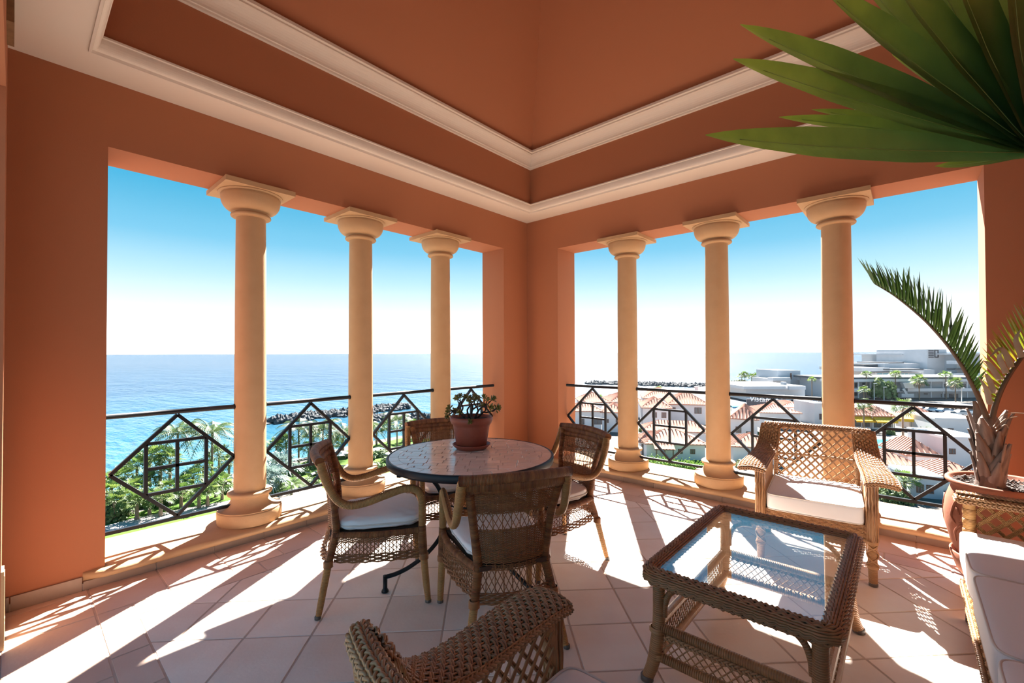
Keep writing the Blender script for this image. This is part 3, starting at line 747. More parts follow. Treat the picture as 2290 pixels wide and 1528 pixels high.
# ------------------------------------------------------------------ wicker lounge armchair with sweeping arms
def make_armchair(label):
    t = thing('wicker_armchair', label, 'armchair', (0, 0, 0), 0, 'wicker lounge armchairs by the glass table')
    for s in (-1, 1):
        m = MB(); m.tube([(s*0.287, 0.300, 0.012), (s*0.285, 0.300, 0.10), (s*0.285, 0.300, 0.24)], [0.021, 0.023, 0.024], 12, sub=4); lg = m.build('leg', ARMPOST, t)
        m = MB(); m.lathe([(0.018, 0.0), (0.0225, 0.003), (0.0225, 0.018), (0.02, 0.022)], 14, (s*0.287, 0.300, 0)); m.build('foot_cap', FOOTCAP, lg)
        m = MB(); l = np.linspace(0, 1, 40)
        for d in (1, -1):
            for ph in (0, PI):
                a = d*l*2*PI*0.9+ph; m.tube(np.c_[s*0.285+0.027*np.cos(a), 0.300+0.027*np.sin(a), 0.115+l*0.125], 0.0042, 5)
        for zr in (0.105, 0.113, 0.245, 0.253): m.lathe([(0.024, zr-0.005), (0.030, zr), (0.024, zr+0.005)], 14, (s*0.285, 0.300, 0), cap=False)
        m.build('leg_wrap', ARMWEAVE, lg)
        m = MB(); m.tube([(s*0.285, 0.300, 0.24), (s*0.285, 0.300, 0.42), (s*0.285, 0.266, 0.598)], 0.025, 12, sub=4)
        a = np.linspace(0, 2*PI, 12, endpoint=False); z = np.linspace(0.26, 0.595, 16)
        P = np.stack([np.broadcast_to((s*0.285+0.0265*np.cos(a))[:, None], (12, 16)), np.broadcast_to((0.300+0.0265*np.sin(a))[:, None], (12, 16)), np.broadcast_to(z, (12, 16))], -1)
        P = P+rng.normal(0, 0.0012, P.shape); m.tubes(P, 0.0045, (0.0, 0.3, 0.01), 4); m.build('front_post', ARMWEAVE, t)
        m = MB(); m.tube([(s*0.30, -0.262, 0.012), (s*0.297, -0.262, 0.25)], [0.021, 0.024], 12, sub=3); lg = m.build('leg', ARMPOST, t)
        m = MB(); m.lathe([(0.018, 0.0), (0.0225, 0.003), (0.0225, 0.018), (0.02, 0.022)], 14, (s*0.30, -0.262, 0)); m.build('foot_cap', FOOTCAP, lg)
        m = MB(); m.tube([(s*0.297, -0.262, 0.24), (s*0.300, -0.270, 0.50), (s*0.305, -0.294, 0.79)], [0.025, 0.026, 0.029], 12, sub=6); m.build('back_post', ARMPOST, t)
        # sweeping arm: a woven band from the top of the back down to a flat front
        C = smooth_path([(-0.302, 0.818), (-0.276, 0.785), (-0.244, 0.726), (-0.188, 0.674), (-0.098, 0.640), (0.02, 0.624), (0.16, 0.619), (0.28, 0.614), (0.352, 0.604)], 10)
        L = np.concatenate([[0], np.cumsum(np.linalg.norm(np.diff(C, axis=0), axis=1))]); LT = L[-1]
        xi = lambda tt: ipl(tt, [0, 0.25, 0.6, 1.0], [0.222, 0.232, 0.250, 0.256]); xo = lambda tt: ipl(tt, [0, 0.25, 0.6, 0.85, 1.0], [0.330, 0.350, 0.385, 0.402, 0.402])
        def S(q, tt, s=s):
            l = tt*LT; y = np.interp(l, L, C[:, 0]); z = np.interp(l, L, C[:, 1])
            x = xi(tt)+(xo(tt)-xi(tt))*q
            bulge = 0.012*(1-(2*q-1)**2)
            return np.stack([s*x, y+bulge*0.3, z+bulge], -1)
        Sf = S if s > 0 else (lambda q, tt: S(1-q, tt))
        m = MB(); rows = np.linspace(0.015, 0.985, int(LT*0.97/0.0078)); woven(m, Sf, 8, rows, 0.0034, 0.0048, spt=3, sides=5, grp=2, rs=0.003, trange=(0.005, 0.995))
        ar = m.build('arm', ARMWEAVE, t, kind='stuff')
        m = MB(); qq, tt = np.meshgrid(np.linspace(0, 1, 5), np.linspace(0.0, 1, 40)); P = S(qq, tt); N_ = normals(Sf, qq, tt) if s > 0 else normals(S, qq, tt)*-1
        top = P-np.array([0, 0, 0.004]); bot = P-N_*np.sign(N_[..., 2:3]+1e-9)*0.022
        loop = np.concatenate([top, bot[:, ::-1]], 1); m.grid(loop, wrap_v=True); m.build('arm_core', BACKER, ar)
        m = MB(); tl = np.linspace(0.0, 1.0, 70)
        for q, dx in ((0.0, -0.004), (1.0, 0.004)):
            P = S(np.full(70, q), tl)+np.array([s*dx, 0, -0.006]); up = normals(S, np.full(70, min(max(q, 0.02), 0.98)), tl)
            up *= np.sign(up[:, 2:3]+up[:, 1:2]*0.5+1e-9)
            for off in (0.0, -0.011): braid(m, P+up*off+np.array([0, 0, 0]), up, 0.0062, 0.0040, 0.045, 5)
        ql = np.linspace(0, 1, 14); P = S(ql, np.full(14, 1.0)); braid(m, P+np.array([0, 0.004, -0.004]), np.tile([0, 1.0, 0.4], (14, 1)), 0.006, 0.0042, 0.045, 5); braid(m, P+np.array([0, 0.002, -0.017]), np.tile([0, 1.0, 0.1], (14, 1)), 0.006, 0.0042, 0.045, 5)
        m.build('edge_braid', ARMWEAVE, ar)
        # lattice under the arm
        zc = lambda y: np.interp(y, C[:, 0], C[:, 1])-0.02
        def K(q, tt, s=s):
            y = -0.235+q*0.51; zt_ = zc(y); z = zt_+(0.335-zt_)*tt
            return np.stack([np.full_like(y, 0.0)+s*0.266, y, z], -1)
        m = MB(); lattice(m, K, 11, 0.42, 0.0, 1.0, 0.0036, 0.0025, 0.0085); m.build('side_lattice', ARMWEAVE, t, kind='stuff')
        m = MB(); m.tube([(s*0.268, -0.24, 0.34), (s*0.268, 0.28, 0.34)], 0.016, 8); m.build('side_rail', ARMPOST, t)
    # back
    xs = np.linspace(-0.318, 0.318, 24)
    m = MB(); P = np.c_[xs, -0.302-0.055*(1-(xs/0.318)**2), 0.803-0.004*(1-(xs/0.318)**2)]; m.tube(P, 0.022, 10); br = m.build('back_rail', ARMPOST, t)
    m = MB(); braid(m, P+np.array([0, 0.012, 0.019]), (0, 0.4, 1), 0.008, 0.0040, 0.05, 5); braid(m, P+np.array([0, -0.010, 0.020]), (0, -0.4, 1), 0.008, 0.0040, 0.05, 5); braid(m, P+np.array([0, 0.023, 0.002]), (0, 1, 0.1), 0.008, 0.004, 0.05, 5); braid(m, P+np.array([0, -0.023, 0.002]), (0, -1, 0.1), 0.008, 0.004, 0.05, 5); m.build('edge_braid', ARMWEAVE, br)
    yb = lambda z: -0.245-(z-0.34)*0.085
    for s in (-1, 1):
        m = MB(); m.tube([(s*0.243, yb(0.34), 0.34), (s*0.243, yb(0.6), 0.60), (s*0.243, yb(0.795), 0.795)], 0.0145, 8, sub=4)
        for zr in np.arange(0.40, 0.79, 0.075): m.lathe([(0.014, zr-0.007), (0.0185, zr), (0.014, zr+0.007)], 10, (s*0.243, yb(zr), 0), cap=False)
        m.build('back_upright', ARMPOST, t)
    m = MB(); m.tube([(x, yb(0.60)-0.004-0.045*(1-(x/0.243)**2), 0.60) for x in np.linspace(-0.24, 0.24, 13)], 0.0095, 8); m.build('back_crossbar', ARMPOST, t)
    K = lambda q, tt: np.stack([-0.235+0.47*q, yb(0.795-tt*0.435)-0.045*(1-(2*q-1)**2), 0.795-tt*0.435], -1)
    m = MB(); lattice(m, K, 9, 0.86, 0.0, 1.0, 0.0036, 0.0036, 0.0075, m=14); m.build('back_lattice', ARMWEAVE, t, kind='stuff')
    # aprons
    def apron(f, L):
        m = MB(); woven(m, f, int(L/0.03), np.linspace(0.02, 0.98, 14), 0.0042, 0.0048, spt=2, grp=2, rs=0.003); m.build('apron_weave', ARMWEAVE, t, kind='stuff')
        m = MB(); e = 0.004; P = f(np.array([0.0, 1.0]), np.array([1.0, 1.0])); m.tube(P, 0.013, 8); m.build('apron_rail', ARMPOST, t)
    apron(lambda q, tt: np.stack([0.27-0.54*q, 0.300+0*q, 0.345-0.09*tt], -1), 0.54)
    apron(lambda q, tt: np.stack([-0.28+0.56*q, -0.262+0*q, 0.345-0.09*tt], -1), 0.56)
    for s in (-1, 1): apron(lambda q, tt, s=s: np.stack([0*q+s*0.284, s*(-0.25+0.53*q), 0.345-0.09*tt], -1), 0.5)
    m = MB(); m.cbox(-0.255, 0.255, -0.245, 0.285, 0.318, 0.342); m.build('seat_deck', BACKER, t)
    m = MB(); cushion(m, 0.252, 0.287, 0.055, 0.2, 0.16, (0, 0.048, 0.398), nu=24, nv=72, puff=0.28); cu = m.build('seat_cushion', FABRIC, t)
    m = MB(); X, Y = ring_outline(0.249, 0.284, 0.16, n=72)
    for zz in (0.446, 0.352): m.tube(np.c_[X, Y+0.048, np.full(72, zz)], 0.0038, 6, up=(0, 0, 1), closed=True)
    m.build('piping', PIPING, cu)
    return t
arm_f = make_armchair('wicker armchair with a diamond lattice back standing before the right railing')
face(arm_f, 0.705, 3.092, 0.9945, 0.1045)
arm_e = copy_tree(arm_f); arm_e['label'] = 'wicker armchair cut off by the bottom of the picture, its woven arm in the foreground'
face(arm_e, 3.535, 3.062, -1.0, 0.0)

# ------------------------------------------------------------------ glass-topped wicker coffee table
ct = thing('coffee_table', 'low wicker coffee table with a glass top in front of the sofa', 'table', (2.052, 3.062, 0))
HX, HY, ZR, RR = 0.487, 0.312, 0.440, 0.034
def rrect(hx, hy, rad, n):
    pts = []
    for cx, cy, a0 in ((hx-rad, hy-rad, 0), (-hx+rad, hy-rad, PI/2), (-hx+rad, -hy+rad, PI), (hx-rad, -hy+rad, 1.5*PI)):
        for a in np.linspace(a0, a0+PI/2, 8): pts.append((cx+rad*math.cos(a), cy+rad*math.sin(a)))
    pts = np.array(pts+[pts[0]]); L = np.concatenate([[0], np.cumsum(np.linalg.norm(np.diff(pts, axis=0), axis=1))])
    l = np.linspace(0, L[-1], n, endpoint=False); return np.stack([np.interp(l, L, pts[:, i]) for i in (0, 1)], -1), L[-1]
n = 2*92
P2, LP = rrect(HX, HY, 0.035, n); T2 = unit(np.roll(P2, -1, 0)-np.roll(P2, 1, 0)); O2 = np.c_[T2[:, 1], -T2[:, 0]]
ks = 22; phs = np.arange(ks)*2*PI/ks
off = RR-0.004+0.0048*np.cos(PI*np.arange(n)[None]+PI*((np.arange(ks)//2) % 2)[:, None])
Pt = np.concatenate([np.broadcast_to(P2, (ks, n, 2)), np.full((ks, n, 1), ZR)], 2)
O3 = np.concatenate([O2, np.zeros((n, 1))], 1)
dirs = np.cos(phs)[:, None, None]*O3[None]+np.sin(phs)[:, None, None]*np.array([0, 0, 1.0])
m = MB(); m.tubes(Pt+dirs*off[..., None], 0.0048, dirs, 5, closed=True)
rim = m.build('top_rim', ARMWEAVE, ct, kind='stuff')
m = MB(); m.tubes(np.c_[P2, np.full(n, ZR)][None], RR-0.006, (0, 0, 1), 10, closed=True); m.build('rim_core', BACKER, rim)
m = MB(); m.cbox(-HX+0.020, HX-0.020, -HY+0.020, HY-0.020, ZR+0.010, ZR+0.018); gl = m.build('glass_top', GLASS, ct)
m = MB()
for a, b in (((-1, -1), (1, -1)), ((1, -1), (1, 1)), ((1, 1), (-1, 1)), ((-1, 1), (-1, -1))):
    gx, gy = HX-0.0195, HY-0.0195; m.bar((a[0]*gx, a[1]*gy, ZR+0.0145), (b[0]*gx, b[1]*gy, ZR+0.0145), 0.002, 0.008)
m.build('glass_edge', GLASSEDGE, gl)
LXc, LYc = 0.452, 0.278
for sx in (-1, 1):
    for sy in (-1, 1):
        m = MB(); m.tube([(sx*0.485, sy*0.316, 0.012), (sx*0.470, sy*0.298, 0.07), (sx*(LXc+0.008), sy*(LYc+0.008), 0.15), (sx*LXc, sy*LYc, 0.25), (sx*LXc, sy*LYc, 0.42)], [0.024, 0.0255, 0.027, 0.026, 0.025], 12, sub=5); lg = m.build('leg', ARMPOST, ct)
        m = MB(); m.lathe([(0.02, 0.0), (0.0265, 0.003), (0.0265, 0.02), (0.024, 0.024)], 14, (sx*0.486, sy*0.317, 0)); m.build('foot_cap', FOOTCAP, lg)
        m = MB()
        for zr in (0.100, 0.110, 0.205, 0.215): m.lathe([(0.026, zr-0.006), (0.0325, zr), (0.026, zr+0.006)], 14, (sx*(LXc+0.006), sy*(LYc+0.006), 0), cap=False)
        m.build('binding', ARMWEAVE, lg)
        for dx, dy in ((-sx, 0), (0, -sy)):
            q = [(0.022, 0.27), (0.026, 0.32), (0.045, 0.37), (0.085, 0.402), (0.14, 0.412)]
            m = MB(); m.tube([(sx*LXc+dx*a, sy*LYc+dy*a, z) for a, z in q], 0.0125, 8, sub=5); m.build('brace', ARMPOST, ct)
for sx, sy, ax in ((0, -1, 0), (0, 1, 0), (-1, 0, 1), (1, 0, 1)):
    if ax == 0: A, B = np.array([-LXc, sy*(LYc+0.006), 0]), np.array([LXc, sy*(LYc+0.006), 0])
    else: A, B = np.array([sx*(LXc+0.006), -LYc, 0]), np.array([sx*(LXc+0.006), LYc, 0])
    L = np.linalg.norm(B-A); e = np.array([0, 0, 1.0]); out = np.array([sx, sy, 0.0])
    m = MB(); m.tube([A+e*0.225, B+e*0.225], 0.0185, 10); m.build('upper_rail', ARMPOST, ct)
    m = MB(); m.tube([A+e*0.100, B+e*0.100], 0.0195, 10); m.build('lower_rail', ARMPOST, ct)
    m = MB(); l = np.linspace(0.03, L-0.03, 30)[:, None]; braid(m, A+(B-A)/L*l+e*0.197+out*0.010, out, 0.010, 0.0052, 0.055, 5)
    K = lambda q, tt: A+(B-A)*q[..., None]+np.array([0, 0, 1.0])*(0.205-0.10*tt)[..., None]
    lattice(m, K, int(L/0.031), 0.10/L*0.9, 0.0, 1.0, 0.0027, 0.002); m.build('shelf_lattice', ARMWEAVE, ct, kind='stuff')

# ------------------------------------------------------------------ wicker sofa at the right edge, facing the table
sf = thing('wicker_sofa', 'wicker sofa with white seat cushions at the right edge of the picture', 'sofa', (2.05, 4.04, 0))
def sfp(x, y, z): return np.array([x-2.05, y-4.04, z])
SY0, SY1 = 3.775, 4.33
for xe, s in ((1.075, 1), (3.03, -1)):
    m = MB(); m.tube([sfp(xe, SY0+0.02, 0.24), sfp(xe, SY0+0.02, 0.60)], 0.024, 12); m.build('front_post', CANE, sf)
    m = MB(); m.tube([sfp(xe, SY1-0.03, 0.24), sfp(xe, SY1-0.03, 0.62)], 0.024, 12); m.build('back_post', CANE, sf)
    m = MB(); yy = np.linspace(SY0-0.025, SY1, 20)
    P = np.stack([np.full(20, xe-2.05), yy-4.04, np.full(20, 0.612)], -1); m.tube(P, 0.026, 10); ar = m.build('arm', CANE, sf)
    m = MB()
    for dx, dz, up in ((-0.034, 0.012, (-.5, 0, 1)), (-0.012, 0.027, (0, 0, 1)), (0.012, 0.027, (0, 0, 1)), (0.034, 0.012, (.5, 0, 1)), (0.038, -0.01, (1, 0, 0)), (-0.038, -0.01, (-1, 0, 0))):
        braid(m, P+np.array([dx, 0, dz]), up, 0.009, 0.0048, 0.05, 5)
    pe = np.array([sfp(xe+q, SY0-0.03, 0.612) for q in np.linspace(-0.04, 0.04, 8)]); braid(m, pe, (0, -1, 0.2), 0.010, 0.005, 0.05, 5); m.build('edge_braid', ARMWEAVE, ar)
    K = lambda q, tt, xe=xe: np.stack([0*q+xe-2.05, (SY0+0.045-4.04)+(SY1-SY0-0.09)*q, 0.59-0.30*tt], -1)
    m = MB(); lattice(m, K, 7, 0.60, 0.0, 1.0, 0.0038, 0.004, 0.016, m=12); lattice(m, K, 7, 0.60, 0.0, 1.0, 0.0038, 0.004, 0.0, m=12); m.build('arm_lattice', CANE, sf, kind='stuff')
    m = MB()
    for zr in np.arange(0.30, 0.59, 0.05): m.lathe([(0.0235, zr-0.016), (0.0262, zr-0.012), (0.0262, zr+0.012), (0.0235, zr+0.016)], 12, sfp(xe, SY0+0.02, 0), cap=False)
    m.build('binding', CANE, sf)
    for y in (SY0+0.02, SY1-0.03):
        m = MB(); m.tube([sfp(xe+s*0.03, y, 0.012), sfp(xe+s*0.02, y, 0.25)], [0.022, 0.026], 12); lg = m.build('leg', ARMPOST, sf)
        m = MB(); m.lathe([(0.018, 0), (0.023, 0.003), (0.023, 0.018), (0.02, 0.022)], 14, sfp(xe+s*0.03, y, 0)); m.build('foot_cap', FOOTCAP, lg)
f = lambda q, tt: np.stack([(3.02-2.05)-(1.94)*q, 0*q+SY0+0.004-4.04, 0.335-0.15*tt], -1)
m = MB(); woven(m, f, 62, np.linspace(0.0, 0.98, 19), 0.0046, 0.0052, spt=2, grp=2, rs=0.0035); m.build('apron_weave', CANE, sf, kind='stuff')
m = MB(); P = np.array([sfp(x, SY0, 0.178) for x in np.linspace(1.06, 3.04, 40)]); m.tube(P, 0.014, 8); rl = m.build('apron_rail', CANE, sf)
m = MB(); braid(m, P+np.array([0, -0.012, 0.004]), (0, -1, 0.3), 0.009, 0.005, 0.05, 5); m.build('edge_braid', ARMWEAVE, rl)
m = MB(); m.box(sfp(2.05, 4.06, 0.30), (1.90, 0.50, 0.05)); m.build('seat_deck', BACKER, sf)
m = MB(); m.tube([sfp(1.06, SY1-0.02, 0.63), sfp(3.04, SY1-0.02, 0.63)], 0.024, 10); m.build('back_rail', CANE, sf)
f = lambda q, tt: np.stack([-0.95+1.9*q, 0*q+SY1-0.02-4.04, 0.62-0.30*tt], -1)
m = MB(); lattice(m, f, 24, 0.16, 0.0, 1.0, 0.0038, 0.004, 0.004); m.build('back_lattice', CANE, sf, kind='stuff')
for x0, x1 in ((1.125, 1.700), (1.705, 2.345), (2.35, 2.985)):
    cx, a = (x0+x1)/2-2.05, (x1-x0)/2
    m = MB(); cushion(m, a, 0.285, 0.072, 0.2, 0.15, (cx, 4.035-4.04, 0.398), nu=26, nv=80, puff=0.16); cu = m.build('seat_cushion', FABRIC, sf)
    m = MB(); X, Y = ring_outline(a-0.005, 0.280, 0.15, n=80)
    for zz in (0.458, 0.338): m.tube(np.c_[X+cx, Y-0.005, np.full(80, zz)], 0.0042, 6, up=(0, 0, 1), closed=True)
    m.build('piping', PIPING, cu)
# ------------------------------------------------------------------ big terracotta pot with a young palm in the corner
QX, QY = 0.46, 3.985
m = MB(); m.lathe([(0.160, 0.0), (0.168, 0.0), (0.205, 0.05), (0.226, 0.11), (0.236, 0.160), (0.230, 0.166), (0.224, 0.160), (0.205, 0.10), (0.165, 0.045), (0.0, 0.045)], 56)
o = m.build('pot_saucer', TERRA); o.location = (QX, QY, 0.0); tag(o, 'deep terracotta saucer under the large palm pot', 'saucer')
pp = thing('potted_palm', 'young palm with two long fronds in a large terracotta pot by the sofa', 'plant', (QX, QY, 0.048))
prof = [(0.145, 0.0), (0.160, 0.004), (0.195, 0.07), (0.232, 0.17), (0.255, 0.27), (0.259, 0.34), (0.250, 0.42), (0.232, 0.48), (0.222, 0.505), (0.226, 0.515), (0.244, 0.523), (0.252, 0.535), (0.250, 0.548), (0.240, 0.553), (0.226, 0.545), (0.214, 0.51), (0.0, 0.49)]
m = MB(); m.lathe(prof, 64); m.build('pot', TERRA, pp)
# raised leaf scrolls on the side of the pot
pr = np.array(prof[:8]); RAD = lambda z: np.interp(z, pr[:, 1], pr[:, 0])
va = math.atan2(CAM[1]-QY, CAM[0]-QX)
def relief(pts):
    P = []
    for a, z in smooth_path(np.array([(a, z, 0.0) for a, z in pts]), 6)[:, :2]:
        r = RAD(z)+0.0015; P.append((r*math.cos(a), r*math.sin(a), z))
    mb = MB(); P = np.array(P); k = len(P); mb.tube(P, 0.0055*np.sin(np.linspace(0.15, PI-0.15, k))+0.0012, 6, up=unit(P*np.array([1, 1, 0]))[None]); mb.build('leaf_relief', TERRA, pp)
for b in (va+2.2, va+0.55, va-0.42-0.35, va-1.9, va-3.2):
    for pts in ([(0.0, 0.46), (-0.14, 0.42), (-0.20, 0.34), (-0.10, 0.30)], [(0.04, 0.45), (0.10, 0.40), (0.08, 0.34), (-0.02, 0.31)], [(-0.10, 0.40), (-0.05, 0.385), (0.0, 0.36)],
                [(0.16, 0.31), (0.02, 0.295), (-0.14, 0.25), (-0.2, 0.19)], [(0.18, 0.28), (0.06, 0.26), (-0.06, 0.21), (-0.1, 0.16)], [(0.22, 0.44), (0.26, 0.37), (0.22, 0.30)], [(0.3, 0.36), (0.22, 0.27), (0.1, 0.2)]):
        relief([(b+a, z) for a, z in pts])
m = MB(); m.lathe([(0.214, 0.51), (0.12, 0.52), (0.0, 0.525)], 28); m.build('soil', SOIL, pp)
r2 = np.random.default_rng(11)
m = MB()
for i in range(260):
    a, r = r2.random()*2*PI, 0.21*math.sqrt(r2.random()); c = (r*math.cos(a), r*math.sin(a), 0.522+r2.random()*0.014)
    q = Matrix.Rotation(r2.random()*6, 3, 'Z') @ Matrix.Rotation(r2.normal()*0.5, 3, 'X'); m.box(c, r2.uniform(0.008, 0.026, 3)*np.array([1.3, 0.7, 0.4]), np.array(q))
m.build('bark_chips', mat('bark_chip', (0.05, 0.036, 0.03), 0.9, var=0.7, vscale=40, col2=(0.14, 0.105, 0.09)), pp, kind='stuff')
TRUNK = mat('palm_trunk', (0.09, 0.06, 0.046), 0.85, var=0.8, vscale=26, col2=(0.24, 0.165, 0.13), bump=0.5, bscale=60, stretch=(1, 1, 0.25))
STUB = mat('palm_leaf_base', (0.105, 0.068, 0.052), 0.8, var=0.9, vscale=26, col2=(0.27, 0.215, 0.185), bump=0.5, bscale=70, stretch=(1, 1, 0.2), rand=0.3)
z0 = 0.515
TX0, TY0 = -0.085*_R0[0], -0.085*_R0[1]     # the trunk stands off the middle of the pot
m = MB(); m.lathe([(0.075, z0-0.02), (0.058, z0+0.05), (0.055, z0+0.20), (0.060, z0+0.32), (0.042, z0+0.40), (0.025, z0+0.43)], 24, (TX0, TY0, 0)); m.build('trunk', TRUNK, pp)
def stub():
    mb = MB(); P = []
    for u, w_, th, lift in ((0, 0.044, 0.003, 0.0), (0.2, 0.047, 0.005, 0.003), (0.45, 0.038, 0.007, 0.007), (0.7, 0.024, 0.008, 0.012), (0.9, 0.014, 0.007, 0.020), (1.0, 0.009, 0.005, 0.027)):
        z = u*0.17; P.append([(lift-0.004, -w_, z), (lift+th, -w_*0.35, z), (lift+th*1.15, w_*0.35, z), (lift-0.004, w_, z), (lift-0.006, 0, z)])
    mb.grid(np.array(P), wrap_v=True, flip=True); mb.poly(P[-1]); return mb
st0 = None
for i in range(26):
    a = i*2.4; h = z0-0.015+0.0125*i
    if st0 is None: st0 = stub().build('leaf_base', STUB, pp); o = st0
    else: o = share(st0, 'leaf_base', pp)
    o.location = (TX0+0.050*math.cos(a), TY0+0.050*math.sin(a), h); o.rotation_euler = (r2.normal()*0.16, 0.03+0.004*i, a); k = r2.uniform(0.85, 1.15); o.scale = (k*0.8, k*0.85, k*1.12)
FROND = mat('palm_frond', (0.085, 0.20, 0.045), 0.38, var=0.5, vscale=9, col2=(0.17, 0.29, 0.06), trans=0.4)
FRONDY = mat('yellowing_frond', (0.16, 0.25, 0.02), 0.4, var=0.8, vscale=10, col2=(0.42, 0.34, 0.02), trans=0.45)
RACHIS = mat('frond_stalk', (0.055, 0.030, 0.016), 0.55, var=0.4, vscale=15, col2=(0.11, 0.07, 0.03))
DRY = mat('dry_leaf', (0.33, 0.26, 0.19), 0.75, var=0.5, vscale=14, col2=(0.18, 0.13, 0.09), trans=0.2)
org = np.array([QX, QY, 0.048])
toward = unit(CAM-org-np.array([0, 0, 0.9])); toward[2] = 0; toward = unit(toward)
def frond(pix, dep, rad, nl, lens, lift, matl, name, side2=0.5, curl=0.0, wid=0.0145):
    """stalk through aimed points; leaflets stand up in a V along it"""
    P = np.array([aim(x, y, d)-org for (x, y), d in zip(pix, dep)]); P, rr_ = smooth_path(P, 8, np.asarray(rad, float))
    mb = MB(); mb.tube(P, rr_, 8); root = mb.build(name, RACHIS, pp)
    T = unit(np.gradient(P, axis=0)); L = np.concatenate([[0], np.cumsum(np.linalg.norm(np.diff(P, axis=0), axis=1))])/1.0
    mb = MB(); dry = MB()
    for sgn in (1, -1):
        for i in range(nl):
            u = 0.16+0.84*i/(nl-1); l = u*L[-1]
            b = np.array([np.interp(l, L, P[:, k]) for k in range(3)]); t_ = np.array([np.interp(l, L, T[:, k]) for k in range(3)]); t_ = unit(t_)
            lat = unit(np.cross(t_, toward)); lat = lat if lat[2] > 0 else -lat      # in the picture plane, upwards
            d = unit(t_*(0.75+0.35*u)+lat*lift*(1.0 if sgn > 0 else side2)+toward*0.33*sgn+r2.normal(0, 0.05, 3))
            ln = np.interp(u, [0.16, 0.4, 0.7, 1.0], lens)*r2.uniform(0.88, 1.1); n = 6
            s = np.linspace(0, 1, n)
            droop = np.array([0, 0, -1.0])*curl*r2.uniform(0.5, 1.4)
            C = b+np.outer(s*ln, d)+np.outer((s**2)*ln*0.25, droop)
            w_ = wid*np.interp(s, [0, 0.15, 0.5, 0.85, 1], [0.45, 1, 0.9, 0.4, 0.04])
            sd_ = unit(np.cross(d, lat if abs(d@lat) < 0.9 else toward)); nn = np.cross(sd_, d)
            g = np.stack([C-sd_*w_[:, None], C-nn*(w_*0.35)[:, None], C+sd_*w_[:, None]], 1); mb.grid(g)
    mb.build('leaflets', matl, root, kind='stuff')
    return root
frond([(2207, 935), (2180, 870), (2140, 800), (2080, 728), (2010, 668), (1955, 634)], (2.56, 2.54, 2.50, 2.46, 2.42, 2.40), (0.014, 0.0125, 0.010, 0.0075, 0.005, 0.0025), 46, (0.10, 0.30, 0.30, 0.17), 0.62, FROND, 'frond', curl=0.1)
frond([(2218, 940), (2228, 900), (2250, 850), (2290, 792), (2345, 735), (2420, 690)], (2.56, 2.52, 2.48, 2.44, 2.40, 2.36), (0.014, 0.013, 0.012, 0.011, 0.009, 0.006), 30, (0.10, 0.19, 0.22, 0.2), 1.15, FRONDY, 'frond', side2=1.0, curl=-0.15, wid=0.016)
m = MB()
for pix in ([(2222, 955), (2240, 930), (2265, 924), (2300, 926)], [(2226, 958), (2248, 938), (2275, 932)], [(2228, 965), (2248, 950), (2256, 958)]):
    m.tube(smooth_path(np.array([aim(x, y, 2.45)-org for x, y in pix]), 5), 0.0028, 5)
m.build('dry_fibre', DRY, pp)
m = MB()
for (x0, y0), (x1, y1), (x2, y2) in (((2214, 905), (2205, 870), (2188, 842)), ((2224, 880), (2210, 845), (2202, 835)), ((2236, 850), (2212, 815), (2200, 808)), ((2262, 822), (2240, 780), (2212, 800)), ((2285, 800), (2272, 760), (2284, 735)), ((2250, 835), (2235, 800), (2240, 790))):
    C = smooth_path(np.array([aim(x0, y0, 2.40)-org, aim(x1, y1, 2.38)-org, aim(x2, y2, 2.36)-org]), 5)
    w_ = 0.013*np.interp(np.linspace(0, 1, len(C)), [0, 0.4, 1], [1, 0.9, 0.08]); sd_ = unit(np.cross(np.gradient(C, axis=0), toward))
    m.grid(np.stack([C-sd_*w_[:, None], C+toward*(w_*0.5)[:, None], C+sd_*w_[:, None]], 1))
m.build('dry_leaflets', DRY, pp)

# ------------------------------------------------------------------ fan palm reaching in from the right, near the camera
FAN = mat('fan_leaf', (0.065, 0.16, 0.045), 0.28, var=0.45, vscale=9, strand=(0.38, 0.48, 0.06), trans=0.35, spec=0.6, bump=0.15, bscale=70)
FANRIB = mat('fan_rib', (0.26, 0.33, 0.09), 0.4)
fp = thing('fan_palm', 'large green fan palm leaf reaching in from the right, close overhead', 'plant', (3.52, 4.12, 0))
fo = np.array([3.52, 4.12, 0.0])
hub = aim(2330, 338, 1.16)
m = MB(); m.lathe([(0.12, 0.0), (0.15, 0.01), (0.19, 0.28), (0.20, 0.30), (0.185, 0.30), (0.175, 0.27), (0.0, 0.26)], 40); m.build('pot', TERRA, fp)
m = MB(); m.lathe([(0.175, 0.268), (0.0, 0.275)], 20); m.build('soil', SOIL, fp)
m = MB(); m.tube([(0, 0, 0.26), (0.01, 0.0, 0.7), (0.0, 0.01, 1.05)], [0.05, 0.042, 0.03], 12, sub=5); m.build('trunk', TRUNK, fp)
m = MB(); m.tube([(0.0, 0.01, 1.03), (-0.12, -0.02, 1.35), tuple(hub-fo+np.array([0.25, 0.18, -0.12])), tuple(hub-fo)], [0.014, 0.012, 0.010, 0.008], 8, sub=8); m.build('petiole', RACHIS, fp)
